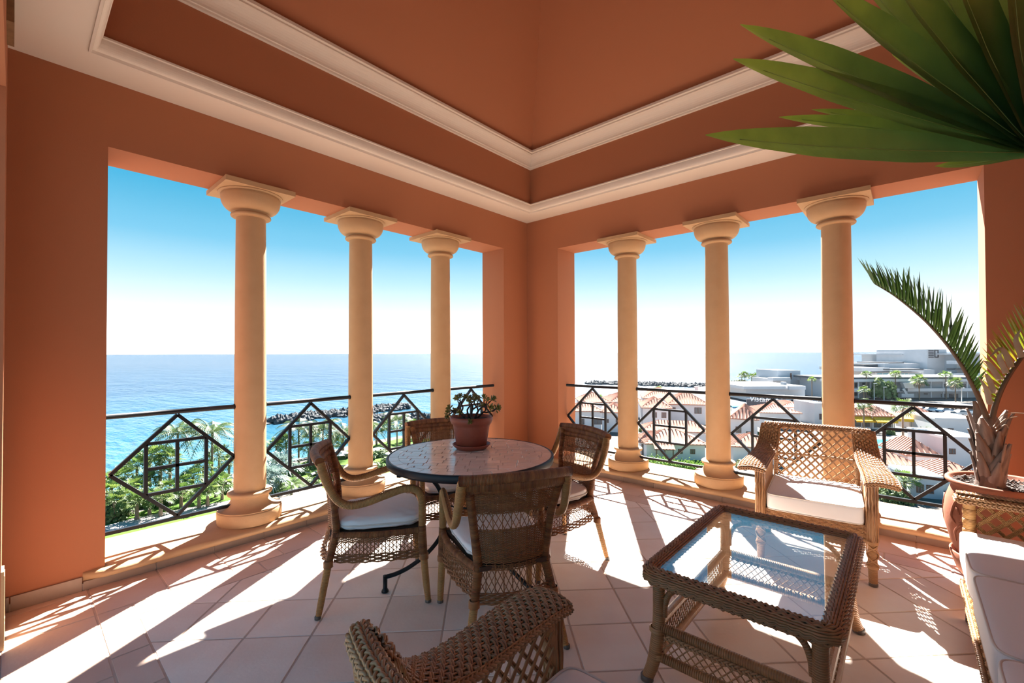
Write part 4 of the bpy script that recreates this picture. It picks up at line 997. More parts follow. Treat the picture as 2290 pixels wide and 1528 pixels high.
def fanblade(tip, dep, w_, sag, tilt, base=None):
    A = hub-fo if base is None else base; B = aim(*tip, dep)-fo; n = 22; s = np.linspace(0, 1, n); ln = np.linalg.norm(B-A)
    C = A+np.outer(s, B-A)+np.outer(sag*4*s*(1-s), [0, 0, 1.0])
    d = unit(B-A); up = unit(np.array([0, 0, 0.30])+tilt*_R0*0.25-_F); sd_ = unit(np.cross(d, up)); nn = np.cross(sd_, d)
    wd = w_*np.interp(s, [0, 0.12, 0.45, 0.7, 0.88, 0.96, 1], [0.30, 0.62, 1.0, 0.92, 0.55, 0.24, 0.03])
    mb = MB(); g = np.stack([C-sd_*wd[:, None], C-sd_*(wd*0.5)[:, None]-nn*(wd*0.12)[:, None], C-nn*(wd*0.30)[:, None], C+sd_*(wd*0.5)[:, None]-nn*(wd*0.12)[:, None], C+sd_*wd[:, None]], 1)
    uvx = np.broadcast_to((np.clip(s*1.15-0.1, 0, 1)**2)[:, None], (n, 5)); mb.grid(g, uv=np.stack([uvx, uvx*0], -1)); lf = mb.build('leaflet', FAN, fp)
    mb = MB(); k = slice(0, n-2); mb.tube((C-nn*(wd*0.30)[:, None])[k], np.linspace(0.0022, 0.0008, n)[k], 5); mb.build('midrib', FANRIB, lf)
for a in [((1578, 302), 1.02, 0.050, -0.004, -0.3), ((1640, 132), 1.05, 0.056, 0.006, 0.1), ((1656, 55), 1.08, 0.058, 0.010, 0.2),
          ((1828, -40), 1.06, 0.066, 0.012, 0.3), ((1950, -130), 1.05, 0.072, 0.012, 0.4), ((2110, -190), 1.07, 0.074, 0.01, 0.5), ((2270, -230), 1.10, 0.07, 0.01, 0.6),
          ((1742, 262), 1.24, 0.030, 0.012, 0.0), ((1815, 245), 1.30, 0.026, 0.012, 0.0), ((1995, 122), 1.34, 0.030, 0.01, 0.1), ((2090, 372), 1.32, 0.020, -0.002, 0.0), ((2215, 5), 1.34, 0.05, 0.01, 0.2), ((1890, -90), 1.22, 0.06, 0.01, 0.3), ((2040, -170), 1.22, 0.06, 0.01, 0.3), ((2190, -210), 1.22, 0.06, 0.01, 0.3)]:
    fanblade(*a)

# ------------------------------------------------------------------ small fixture high in the left corner
m = MB(); m.box((0, 0, -0.01), (0.024, 0.24, 0.11)); m.box((0.003, 0, 0.053), (0.018, 0.14, 0.02))
o = m.build('wall_fixture', mat('fixture_tan', (0.26, 0.15, 0.07), 0.8, var=0.6, vscale=40)); o.location = (4.318, 0.43, 2.935); tag(o, 'small tan fixture high on the wall in the upper left corner', 'fixture')
# ------------------------------------------------------------------ the world below: sea, land, garden, town
GZ, WZ = -16.0, -17.6
def sea_mat():
    m = bpy.data.materials.new('sea_water'); m.use_nodes = True; t = m.node_tree; N = t.nodes; L = t.links
    b = N['Principled BSDF']; b.inputs['Roughness'].default_value = 0.26; b.inputs['IOR'].default_value = 1.33; b.inputs['Specular IOR Level'].default_value = 0.26
    tcn = N.new('ShaderNodeTexCoord')
    # depth of the water: pale turquoise over sand near the shore, deep blue farther out
    ds = N.new('ShaderNodeVectorMath'); ds.operation = 'LENGTH'; L.new(tcn.outputs['Object'], ds.inputs[0])
    nz = N.new('ShaderNodeTexNoise'); nz.inputs['Scale'].default_value = 0.02; L.new(tcn.outputs['Object'], nz.inputs['Vector'])
    ad = N.new('ShaderNodeMath'); ad.operation = 'MULTIPLY_ADD'; ad.inputs[1].default_value = 50; L.new(nz.outputs[0], ad.inputs[0]); L.new(ds.outputs['Value'], ad.inputs[2])
    mr = N.new('ShaderNodeMapRange'); mr.inputs[1].default_value = 60; mr.inputs[2].default_value = 900; L.new(ad.outputs[0], mr.inputs[0])
    rp = N.new('ShaderNodeValToRGB'); L.new(mr.outputs[0], rp.inputs[0]); e = rp.color_ramp.elements
    e[0].position = 0.0; e[0].color = (0.06, 0.155, 0.18, 1); e[1].position = 1.0; e[1].color = (0.007, 0.030, 0.065, 1)
    q = e.new(0.10); q.color = (0.02, 0.085, 0.135, 1); q = e.new(0.3); q.color = (0.008, 0.040, 0.085, 1)
    L.new(rp.outputs[0], b.inputs['Base Color'])
    mp = N.new('ShaderNodeMapping'); mp.inputs['Rotation'].default_value = (0, 0, YAW+0.3); mp.inputs['Scale'].default_value = (1.0, 0.32, 1.0); L.new(tcn.outputs['Object'], mp.inputs[0])
    hs = None
    for sc, wt in ((0.07, 1.2), (0.35, 0.5), (1.3, 0.14)):
        n_ = N.new('ShaderNodeTexNoise'); n_.inputs['Scale'].default_value = sc; n_.inputs['Detail'].default_value = 4; L.new(mp.outputs[0], n_.inputs['Vector'])
        k = N.new('ShaderNodeMath'); k.operation = 'MULTIPLY_ADD'; k.inputs[1].default_value = wt; L.new(n_.outputs[0], k.inputs[0])
        if hs is None: k.inputs[2].default_value = 0
        else: L.new(hs, k.inputs[2])
        hs = k.outputs[0]
    bp = N.new('ShaderNodeBump'); bp.inputs['Strength'].default_value = 0.85; bp.inputs['Distance'].default_value = 2.0; L.new(hs, bp.inputs['Height']); L.new(bp.outputs[0], b.inputs['Normal'])
    return m
m = MB(); E_ = 70000.0
m.poly([(-E_, -E_, WZ), (E_, -E_, WZ), (E_, E_, WZ), (-E_, E_, WZ)]); struct(m, 'sea', sea_mat())
LAWN = mat('lawn', (0.06, 0.125, 0.018), 0.9, var=0.6, vscale=0.35, col2=(0.10, 0.155, 0.03), spec=0.1)
SAND = mat('sandy_ground', (0.12, 0.105, 0.092), 0.9, var=0.6, vscale=0.12, col2=(0.17, 0.15, 0.135), spec=0.1)
PATH = mat('paved_path', (0.46, 0.40, 0.37), 0.85, var=0.4, vscale=0.6, spec=0.1)
ASPH = mat('asphalt', (0.11, 0.115, 0.125), 0.85, var=0.3, vscale=0.3, spec=0.1)
coast = [(-500, 1250), (60, 1165), (240, 1128), (330, 1112), (430, 1092), (560, 1060), (680, 1024), (800, 992), (950, 966), (1100, 938), (1250, 913), (1400, 896), (1450, 886), (1500, 875), (1560, 866), (1640, 856), (1720, 847), (1900, 836), (2080, 826), (2300, 820)]
cp = [onz(x, y, GZ)[:2] for x, y in coast]
inner = cp+[np.array([60, 420.0]), np.array([60, -30.0])]
m = MB(); m.add([(x, y, GZ) for x, y in inner], [list(range(len(inner)))[::-1]], smooth=False)
wat = np.array([c-unit(c-np.array([30, 30.0]))*0 for c in cp]); rr3 = np.random.default_rng(21)
outer = np.array([c+unit(c-np.array([40.0, 60.0]))*(5+2.5*rr3.random()+0.02*np.linalg.norm(c)) for c in cp])
m.grid(np.array([[(x, y, GZ) for x, y in cp], [(x, y, WZ-0.5) for x, y in outer]]), smooth=False)
land = struct(m, 'ground', SAND)
def patch(name, pix, matl, dz):
    P = [onz(x, y, GZ) for x, y in pix]; mb = MB(); mb.add([(p[0], p[1], GZ+dz) for p in P], [list(range(len(P)))], smooth=False)
    return mb.build(name, matl, land)
patch('lawn', [(180, 1260), (600, 1140), (760, 1090), (960, 1045), (1060, 985), (900, 980), (770, 1010), (640, 1045), (540, 1085), (420, 1110), (300, 1150), (180, 1190)], LAWN, 0.02)
patch('path', [(150, 1200), (300, 1160), (440, 1133), (620, 1102), (720, 1080), (720, 1092), (620, 1118), (440, 1150), (300, 1180), (150, 1226)], PATH, 0.05)
patch('road', [(1640, 905), (1700, 914), (1900, 918), (2300, 935), (2300, 906), (1900, 893), (1640, 885)], ASPH, 0.03)
patch('lawn', [(1430, 1062), (1580, 1075), (1640, 1060), (1560, 1030), (1440, 1034)], LAWN, 0.04)

# thin sea haze over the coast, from forty metres out
hz = bpy.data.materials.new('sea_haze'); hz.use_nodes = True; N_ = hz.node_tree.nodes; N_.clear()
vs = N_.new('ShaderNodeVolumeScatter'); vs.inputs['Color'].default_value = (0.93, 0.96, 1.0, 1); vs.inputs['Density'].default_value = 0.00004; vs.inputs['Anisotropy'].default_value = 0.35
vo = N_.new('ShaderNodeOutputMaterial'); hz.node_tree.links.new(vs.outputs[0], vo.inputs['Volume'])
fw = unit(np.array([_F[0], _F[1], 0.0])); rt = _R0; mb = MB()
mb.box((0, 0, 0), (4000, 900, 60), np.array([rt, fw, [0, 0, 1.0]])); o = mb.build('sea_haze', hz, kind='stuff'); o.location = np.array([CAM[0], CAM[1], 0])+fw*(450+45)+np.array([0, 0, WZ-1+30])
tag(o, 'thin bright haze over the sea and town', 'haze')

# ---- palms
PG = mat('palm_green', (0.045, 0.115, 0.022), 0.5, strand=(0.20, 0.26, 0.055), trans=0.35, rand=0.25)
CG = mat('coconut_green', (0.075, 0.13, 0.035), 0.5, var=0.6, vscale=1.0, col2=(0.17, 0.21, 0.07), trans=0.3, rand=0.2)
SG = mat('silver_green', (0.20, 0.28, 0.25), 0.55, var=0.6, vscale=1.0, col2=(0.32, 0.38, 0.36), trans=0.2)
TR = mat('far_palm_trunk', (0.24, 0.165, 0.11), 0.9, var=0.6, vscale=3, rand=0.2)
SKT = mat('dry_frond_skirt', (0.27, 0.20, 0.12), 0.9, var=0.6, vscale=3)
def fan_crown(nl, R_, seed, up_=0.55):
    r = np.random.default_rng(seed); mb = MB()
    for i in range(nl):
        a = i*2.4+r.normal()*0.2; el_ = 1.30-1.85*(i/nl)**0.85+r.normal()*0.1; stalk = R_*r.uniform(0.40, 0.62); u_ = r.random()
        d = np.array([math.cos(a)*math.cos(el_), math.sin(a)*math.cos(el_), math.sin(el_)]); b = d*stalk+np.array([0, 0, 0.05])
        mb.tubes(np.array([[[0, 0, 0], b]]), 0.014*R_, (0.3, 0.2, 1), 3)
        sd_ = unit(np.cross(d, [0, 0, 1])); nn = np.cross(sd_, d); tw = r.normal()*0.5; sd_, nn = sd_*math.cos(tw)+nn*math.sin(tw), nn*math.cos(tw)-sd_*math.sin(tw)
        for k in range(11):
            w_ = (k-5)/5*1.75; e = unit(d*math.cos(w_)+sd_*math.sin(w_)+nn*0.2*abs(w_)); ln = R_*(0.58-0.035*abs(k-5))*r.uniform(0.9, 1.1)
            mid = b+e*ln*0.55; tip = b+e*ln*0.92+np.array([0, 0, -0.26*ln]); q = unit(np.cross(e, nn))*0.040*R_
            mb.add([b, mid-q, tip, mid+q], [[0, 1, 2, 3]], uv=np.full((4, 2), u_), smooth=False)
    return mb
def feather_crown(nf, R_, seed):
    r = np.random.default_rng(seed); mb = MB()
    for i in range(nf):
        a = i*2.4+r.normal()*0.2; el_ = 1.25-1.25*(i/nf)+r.normal()*0.1; ln = R_*r.uniform(0.9, 1.1); n = 11; s = np.linspace(0, 1, n)
        h = np.array([math.cos(a), math.sin(a), 0]); dr = 0.75+0.5*(i/nf)
        C = np.outer(s*ln*math.cos(el_*0.8), h)+np.outer(s*ln*math.sin(el_)-dr*ln*s**2.2*0.75, [0, 0, 1.0])
        T = unit(np.gradient(C, axis=0)); mb.tubes(C[None], 0.008*R_, (0.1, 0.2, 1), 3)
        sd_ = unit(np.cross(T, [0, 0, 1.0]))
        for sg in (1, -1):
            for j in np.linspace(0.12, 0.99, 17):
                c = np.array([np.interp(j, s, C[:, k]) for k in range(3)]); t_ = np.array([np.interp(j, s, T[:, k]) for k in range(3)]); q = np.array([np.interp(j, s, sd_[:, k]) for k in range(3)])
                l2 = R_*0.30*math.sin(PI*(0.12+0.8*j))*r.uniform(0.85, 1.15); e = unit(q*sg*0.8+t_*0.55+np.array([0, 0, -0.45])); wv = t_*0.014*R_
                mb.add([c-wv, c+e*l2, c+wv], [[0, 1, 2]], smooth=False)
    return mb
ORD = ['first', 'second', 'third', 'fourth', 'fifth', 'sixth', 'seventh', 'eighth', 'ninth', 'tenth', 'eleventh', 'twelfth', 'thirteenth', 'fourteenth', 'fifteenth', 'sixteenth']
def ranked(items, row):
    """items with their place in their row, counted from the left"""
    rows = {}
    for it in sorted(items, key=lambda q: q[0]): rows.setdefault(row(it), []).append(it)
    return [(it, r, ORD[min(i, 15)]) for r, v in rows.items() for i, it in enumerate(v)]
protos = {}
def palm(kind, px, cy, by, R_, label, group, gz=GZ, skirt_=False, lean=0.0):
    b = onz(px, by, gz); D = float((b-CAM)@_F); top = aim(px, cy, D); h = max(0.4, top[2]-gz)
    nm = {'fan': 'fan_palm_tree', 'coco': 'coconut_palm', 'silver': 'silver_palm'}[kind]
    t = thing(nm, label, 'palm', (b[0], b[1], gz), rr3.random()*6, group)
    if kind not in protos:
        mb = fan_crown(24, 1.0, 3) if kind == 'fan' else feather_crown(24, 1.0, 4) if kind == 'coco' else fan_crown(30, 1.0, 9)
        o = mb.build('crown', {'fan': PG, 'coco': CG, 'silver': SG}[kind], t); o.location = (0, 0, h); protos[kind] = o
        mb = MB(); mb.tube([(0, 0, 0), (0.02, 0, 0.5), (0, 0, 1.0)], [1.0, 0.8, 0.75], 8, sub=3); tr_ = mb.build('trunk', TR, t); protos[kind+'t'] = tr_
    else:
        o = share(protos[kind], 'crown', t); tr_ = share(protos[kind+'t'], 'trunk', t)
    o.location = (0, 0, h); o.scale = (R_, R_, R_*rr3.uniform(0.85, 1.1)); k = 0.16 if kind != 'fan' else 0.2
    tr_.scale = (k, k, h)
    if skirt_:
        mb = MB(); a = np.linspace(0, 2*PI, 19)[:-1]
        for q in a:
            mb.add([(0.1*math.cos(q), 0.1*math.sin(q), 0), (R_*0.55*math.cos(q-.12), R_*0.55*math.sin(q-.12), -R_*0.45), (R_*0.38*math.cos(q), R_*0.38*math.sin(q), -R_*0.95), (R_*0.55*math.cos(q+.12), R_*0.55*math.sin(q+.12), -R_*0.45)], [[0, 1, 2, 3]], smooth=False)
        o2 = mb.build('dry_skirt', SKT, t); o2.location = (0, 0, h)
    return t
gp_ = 'fan palms of the hotel garden seen through the left railing'
GP = [(249, 1082, 1128, 2.0), (276, 1070, 1118, 2.2), (306, 1044, 1100, 2.3), (334, 1026, 1088, 2.4), (359, 1019, 1082, 2.5), (380, 1032, 1085, 2.2), (357, 1064, 1108, 2.1), (330, 1078, 1118, 2.0),
                       (431, 1070, 1108, 2.0), (411, 1082, 1116, 1.9), (256, 1124, 1166, 1.9), (284, 1112, 1152, 1.9), (306, 1124, 1163, 1.9), (334, 1116, 1152, 1.8), (359, 1116, 1156, 1.8), (405, 1103, 1135, 1.7), (445, 1105, 1138, 1.7),
                       (464, 1096, 1134, 1.8), (483, 1074, 1112, 1.9), (497, 1084, 1118, 1.8), (490, 1018, 1062, 2.4), (512, 1040, 1080, 2.2), (455, 1046, 1086, 2.0), (300, 1092, 1132, 2.0), (380, 1094, 1130, 1.9), (240, 1104, 1146, 2.0),
                       (618, 1000, 1046, 2.2), (640, 992, 1040, 2.3), (690, 1004, 1046, 2.0), (742, 992, 1026, 2.2), (766, 984, 1016, 2.2), (700, 975, 1016, 2.4), (842, 962, 996, 2.2), (868, 956, 992, 2.3), (905, 958, 988, 2.2), (925, 952, 980, 2.2)]
def gp_row(it):
    if it[0] > 800: return 'seen right of the middle left column'
    if it[0] > 560: return 'seen between the two nearer left columns'
    return 'in the front row along the path' if it[2] > 1142 else 'in the middle row behind the path palms' if it[2] > 1112 else 'in the back row by the water'
for (px, cy, by, R_), r_, n_ in ranked(GP, gp_row):
    palm('fan', px, cy, by, R_*0.85, n_+' fan palm from the left '+r_, gp_)
palm('coco', 397, 972, 1090, 3.9, 'tall coconut palm framed by the diamond of the nearest left railing', None)
palm('coco', 474, 970, 1082, 4.2, 'tall coconut palm just left of the nearest left column', None)
palm('coco', 668, 962, 1036, 4.2, 'coconut palm in the left half of the second railing diamond', None)
palm('coco', 722, 962, 1032, 4.4, 'coconut palm in the right half of the second railing diamond', None)
palm('coco', 888, 942, 1000, 4.2, 'coconut palm in the third railing diamond left of the table', None)
palm('coco', 768, 968, 1020, 3.8, 'coconut palm beside the middle left column', None)
palm('coco', 826, 958, 1002, 3.4, 'coconut palm right of the middle left column', None)
palm('silver', 628, 1046, 1092, 2.9, 'large silvery fan palm low in the second left railing', None)
palm('silver', 604, 1070, 1110, 2.4, 'silvery fan palm right beside the nearest left column', None)
palm('coco', 652, 1086, 1108, 2.6, 'low yellowish feather palm under the silver palm', None)
# bushes
BUSH = mat('bush_leaf', (0.055, 0.10, 0.025), 0.7, var=0.8, vscale=2.5, col2=(0.14, 0.19, 0.06), trans=0.15, rand=0.3)
FLOWB = mat('pale_shrub', (0.20, 0.24, 0.10), 0.8, var=0.8, vscale=2.5, col2=(0.33, 0.27, 0.16), rand=0.3)
bushp = {}
def bush(px, by, w_, h_, label, group, gz=GZ, pale=False, trunk=0.0):
    b = onz(px, by, gz); o = None
    if pale not in bushp:
        r = np.random.default_rng(8); mb = MB(); n = 900
        d = unit(r.normal(size=(n, 3))); d[:, 2] = np.abs(d[:, 2]); rad = 0.45+0.6*r.random(n)**0.5*(0.75+0.25*np.sin(d[:, 0]*5+d[:, 1]*4))
        P = d*rad[:, None]; a_ = unit(r.normal(size=(n, 3)))*0.11; b_ = unit(np.cross(a_, d+r.normal(size=(n, 3))*0.4))*0.08
        mb.add(np.stack([P-a_, P-b_, P+a_, P+b_], 1).reshape(-1, 3), np.arange(4*n).reshape(n, 4), smooth=False)
        mb.lathe([(0.6, 0.0), (0.68, 0.3), (0.5, 0.6), (0.2, 0.78), (0.0, 0.8)], 14, cap=False)
        t = thing('bush', label, 'bush', (b[0], b[1], gz), rr3.random()*6, group); o = mb.build('foliage', FLOWB if pale else BUSH, t); bushp[pale] = o
    else:
        t = thing('bush', label, 'bush', (b[0], b[1], gz), rr3.random()*6, group); o = share(bushp[pale], 'foliage', t)
    o.scale = (w_, w_, h_); o.location = (0, 0, trunk)
    if trunk:
        mb = MB(); mb.tube([(0, 0, 0), (0, 0, trunk+0.3)], 0.15, 6); mb.build('trunk', TR, t)
gb = 'green bushes of the garden below the left railing'
GB = [(250, 1160, 2.0, 1.6), (600, 1100, 1.6, 1.5), (690, 1085, 1.4, 1.0), (520, 1100, 1.3, 1.1), (610, 1060, 2.0, 1.8), (850, 1020, 2.2, 1.2), (880, 1030, 2.0, 1.0), (668, 1060, 1.6, 1.6), (700, 1046, 1.7, 1.2), (840, 1048, 1.5, 1.1), (270, 1140, 2.0, 1.4), (345, 1130, 1.6, 1.3)]
for (px, by, w_, h_), r_, n_ in ranked(GB, lambda q: 'left of the nearest left column' if q[0] < 560 else 'between the two nearer left columns' if q[0] < 790 else 'right of the middle left column'):
    bush(px, by, w_, h_, n_+' low garden bush from the left, seen '+r_, gb)
UMB = mat('white_canopy', (0.78, 0.74, 0.70), 0.8)
POLE = mat('grey_pole', (0.30, 0.30, 0.31), 0.5)
def umbrella(px, cy, by, R_, label, group):
    b = onz(px, by, GZ); D = float((b-CAM)@_F); h = aim(px, cy, D)[2]-GZ
    t = thing('garden_umbrella', label, 'umbrella', (b[0], b[1], GZ), rr3.random(), group)
    mb = MB(); mb.lathe([(R_, h-0.55), (R_*0.5, h-0.22), (0.0, h)], 8, cap=False, smooth=False); mb.build('canopy', UMB, t)
    mb = MB(); mb.tube([(0, 0, 0), (0, 0, h-0.02)], 0.05, 6); mb.build('pole', POLE, t)
gu = 'white umbrellas on the garden lawn'
for i, (px, cy, by) in enumerate([(503, 1060, 1082), (735, 1046, 1064), (760, 1008, 1024), (846, 1000, 1016), (884, 1006, 1022)]):
    umbrella(px, cy, by, 1.7, 'white lawn umbrella, '+ORD[i]+' from the left below the left railings', gu)
BED = mat('sunbed_grey', (0.30, 0.27, 0.27), 0.7)
for i, (px, by) in enumerate([(703, 1064), (722, 1062), (776, 1048), (780, 1022), (836, 1026), (862, 1024)]):
    b = onz(px, by, GZ); mb = MB(); mb.box((0, 0, 0.32), (2.0, 0.75, 0.14)); mb.bar((0.95, 0, 0.35), (1.5, 0, 0.85), 0.75, 0.12)
    for x in (-0.85, 0.8):
        for y in (-0.3, 0.3): mb.box((x, y, 0.13), (0.08, 0.08, 0.26))
    o = mb.build('sunbed', BED); o.location = b; o.rotation_euler = (0, 0, 0.5+0.1*i); tag(o, 'grey sunbed on the lawn, '+ORD[i]+' from the left', 'sunbed', 'sunbeds on the garden lawn')
# ---- breakwaters of dark boulders
ROCK = mat('dark_rock', (0.035, 0.04, 0.045), 0.85, var=0.8, vscale=0.8, col2=(0.08, 0.085, 0.09), spec=0.3)
def boulders(name, pix, n, wd, size, label, h0=1.2):
    P = np.array([onz(x, y, WZ)[:2] for x, y in pix]); L = np.concatenate([[0], np.cumsum(np.linalg.norm(np.diff(P, axis=0), axis=1))])
    l = rr3.random(n)*L[-1]; C = np.stack([np.interp(l, L, P[:, k]) for k in (0, 1)], -1); q = rr3.normal(0, 0.42, (n, 2)); C = C+np.clip(q, -1, 1)*wd
    zz = WZ+h0*np.clip(1-np.linalg.norm(np.clip(q, -1, 1), axis=1), 0, 1)
    ico = np.array([(0, 0, 1), (.89, 0, .45), (.28, .85, .45), (-.72, .53, .45), (-.72, -.53, .45), (.28, -.85, .45), (.72, .53, -.45), (-.28, .85, -.45), (-.89, 0, -.45), (-.28, -.85, -.45), (.72, -.53, -.45), (0, 0, -1)])
    F = np.array([(0, 1, 2), (0, 2, 3), (0, 3, 4), (0, 4, 5), (0, 5, 1), (1, 6, 2), (2, 7, 3), (3, 8, 4), (4, 9, 5), (5, 10, 1), (6, 7, 2), (7, 8, 3), (8, 9, 4), (9, 10, 5), (10, 6, 1), (11, 7, 6), (11, 8, 7), (11, 9, 8), (11, 10, 9), (11, 6, 10)])
    V = ico[None]*(size*rr3.uniform(0.6, 1.3, (n, 1, 3)))*(1+rr3.normal(0, 0.12, (n, 12, 1)))+np.concatenate([C, zz[:, None]], 1)[:, None]
    mb = MB(); mb.add(V.reshape(-1, 3), (F[None]+12*np.arange(n)[:, None, None]).reshape(-1, 3), smooth=False); mb.build(name, ROCK, kind='stuff', label=label, cat='breakwater')
boulders('breakwater', [(613, 946), (650, 942), (700, 934), (783, 928), (850, 918), (905, 914)], 620, 4.0, 0.9, 'dark boulder breakwater in the sea beyond the second left railing', 1.5)
boulders('breakwater', [(815, 942), (850, 938), (885, 934)], 160, 3.0, 0.8, 'shorter boulder breakwater in front of the long one', 1.2)
boulders('breakwater', [(925, 942), (960, 944), (985, 946)], 90, 2.5, 1.0, 'last boulders of the breakwater left of the succulent', 1.6)
boulders('jetty', [(1322, 859), (1420, 861), (1545, 865), (1600, 867)], 700, 5.0, 1.3, 'long dark jetty of rocks far out beyond the right railings', 1.0)

# ---- town and hotels
WHITE = mat('white_render', (0.62, 0.615, 0.63), 0.85, var=0.15, vscale=0.5, spec=0.1, rand=0.05)
PALE = mat('pale_grey_render', (0.43, 0.475, 0.52), 0.85, var=0.15, vscale=0.2, spec=0.1)
ROOF = mat('clay_roof', (0.36, 0.175, 0.125), 0.85, var=0.5, vscale=1.6, col2=(0.40, 0.25, 0.20), spec=0.1, rand=0.08)
DARKW = mat('window_dark', (0.075, 0.085, 0.10), 0.2)
WFRAME = mat('brown_frame', (0.16, 0.085, 0.06), 0.7)
GLZ = mat('teal_glazing', (0.16, 0.34, 0.40), 0.15)
STW = mat('dark_stone_wall', (0.115, 0.105, 0.115), 0.85, var=0.5, vscale=1.2)
FLATR = mat('flat_roof_grey', (0.09, 0.093, 0.10), 0.9)
YEL = mat('yellow_awning', (0.80, 0.44, 0.025), 0.75)
TEAL = mat('teal_awning', (0.03, 0.20, 0.32), 0.7)
POOL = mat('pool_water', (0.03, 0.42, 0.68), 0.1)
def frame(a, b, gz=GZ):
    A, B = onz(*a, gz), onz(*b, gz); d = B-A; L = float(np.linalg.norm(d)); return A, math.atan2(d[1], d[0]), L
def hip_roof(mb, x0, x1, y0, y1, z, h, over=0.35, ribs=True):
    x0 -= over; x1 += over; y0 -= over; y1 += over; w_, d = x1-x0, y1-y0; k = min(w_, d)/2
    if w_ >= d: r0, r1 = (x0+k, (y0+y1)/2, z+h), (x1-k, (y0+y1)/2, z+h)
    else: r0, r1 = ((x0+x1)/2, y0+k, z+h), ((x0+x1)/2, y1-k, z+h)
    c = [(x0, y0, z), (x1, y0, z), (x1, y1, z), (x0, y1, z)]
    fs = [[c[0], c[1], r1, r0], [c[1], c[2], r1], [c[2], c[3], r0, r1], [c[3], c[0], r0]] if w_ >= d else [[c[0], c[1], r0], [c[1], c[2], r1, r0], [c[2], c[3], r1], [c[3], c[0], r0, r1]]
    for f_ in fs: mb.poly(f_)
    mb.grid(np.array([c, [(p[0], p[1], p[2]-0.18) for p in c]]), wrap_v=True, smooth=False); mb.poly([(p[0], p[1], p[2]-0.18) for p in c][::-1])
    if ribs:      # rows of cover tiles running up the front and side slopes
        for f_ in fs:
            f_ = [np.array(p) for p in f_]; e = f_[1]-f_[0]; L = np.linalg.norm(e); n = int(L/0.55)
            topm = sum(f_[2:])/len(f_[2:])
            for i in range(1, n):
                b = f_[0]+e*i/n; nrm = np.cross(e, topm-f_[0]); nrm = nrm/np.linalg.norm(nrm); up = unit(np.cross(nrm, e))
                if up[2] < 0: up = -up
                u = i/n*L; H = np.linalg.norm(np.cross(unit(e), f_[2]-f_[0]))
                l0 = float((f_[-1]-f_[0])@unit(e)); l1 = L-float((f_[2]-f_[0])@unit(e))
                l = H*min(1.0, u/max(l0, 1e-6), (L-u)/max(l1, 1e-6))
                if l > 0.3: mb.tubes(np.array([[b+nrm*0.02*(1 if nrm[2] > 0 else -1), b+up*l+nrm*0.02*(1 if nrm[2] > 0 else -1)]]), 0.09, nrm*(1 if nrm[2] > 0 else -1), 4)
def win(parent, x, z, w_, h_, frame_m=None, pane=DARKW, y=0.0):
    mb = MB(); fm = frame_m or WFRAME
    for bx in ((x-w_/2, x-w_/2+0.1, z, z+h_), (x+w_/2-0.1, x+w_/2, z, z+h_), (x-w_/2, x+w_/2, z, z+0.1), (x-w_/2, x+w_/2, z+h_-0.1, z+h_), (x-0.05, x+0.05, z, z+h_)): mb.cbox(bx[0], bx[1], y-0.06, y+0.02, bx[2], bx[3])
    f = mb.build('window', fm, parent); mb = MB(); mb.cbox(x-w_/2+0.05, x+w_/2-0.05, y-0.025, y+0.01, z+0.05, z+h_-0.05); mb.build('pane', pane, f)
def house(label, a, b, dep, h, rh, wins=(), gz=GZ, flat=False, chim=None, porch=None, group=None, wallm=None):
    A, rz, L = frame(a, b, gz); t = thing('house', label, 'house', tuple(A), rz, group)
    mb = MB(); mb.cbox(0, L, 0, dep, -0.5, h)
    if flat: mb.cbox(-0.1, L+0.1, -0.1, dep+0.1, h, h+0.35)
    mb.build('walls', wallm or WHITE, t)
    if not flat: mb = MB(); hip_roof(mb, 0, L, 0, dep, h, rh); mb.build('roof', ROOF, t)
    for x, z, w_, hh in wins: win(t, x*L, z, w_, hh)
    if chim: mb = MB(); mb.box((chim*L, dep*0.5, h+rh+0.2), (0.7, 0.7, 1.6)); mb.box((chim*L, dep*0.5, h+rh+1.05), (0.95, 0.95, 0.15)); mb.build('chimney', WHITE, t)
    if porch:
        x0, x1, ph = porch; mb = MB(); x0, x1 = x0*L, x1*L
        P = [(x0-0.3, -1.7, ph), (x1+0.3, -1.7, ph), (x1+0.3, 0.0, ph+0.75), (x0-0.3, 0.0, ph+0.75)]; mb.poly(P); mb.poly([(p[0], p[1], p[2]-0.15) for p in P][::-1])
        for i in range(int((x1-x0)/0.5)+1):
            x = x0+i*0.5; mb.tubes(np.array([[(x, -1.7, ph+0.02), (x, 0, ph+0.77)]]), 0.09, (0, -0.4, 1), 4)
        mb.build('porch_roof', ROOF, t); mb = MB()
        for x in (x0, (x0+x1)/2, x1): mb.box((x, -1.5, ph/2), (0.16, 0.16, ph))
        mb.build('porch_post', WFRAME, t)
    return t
house('white house with a tiled porch nearest below the second right railing', (1446, 1027), (1577, 1030), 7.5, 2.6, 1.7, [(0.58, 1.0, 0.75, 0.75), (0.79, 1.0, 0.75, 0.75)], porch=(0.14, 0.42, 2.0))
house('white annex with brown door left of the tiled porch house', (1432, 1018), (1450, 1020), 5, 2.3, 1.2, [(0.5, 0.0, 0.9, 1.9)])
house('white two-storey house with two upper windows inside the second right diamond', (1438, 964), (1500, 966), 9, 5.2, 1.9, [(0.42, 3.0, 1.0, 1.2), (0.76, 3.0, 1.0, 1.2), (0.4, 0.0, 1.2, 2.0), (0.75, 0.0, 1.0, 2.0)])
house('taller white house with a shuttered window beside the middle right column', (1498, 958), (1584, 961), 10, 5.6, 2.6, [(0.12, 4.0, 0.6, 0.8), (0.74, 3.5, 1.5, 1.4), (0.45, 0.0, 1.2, 1.9)], chim=0.8)
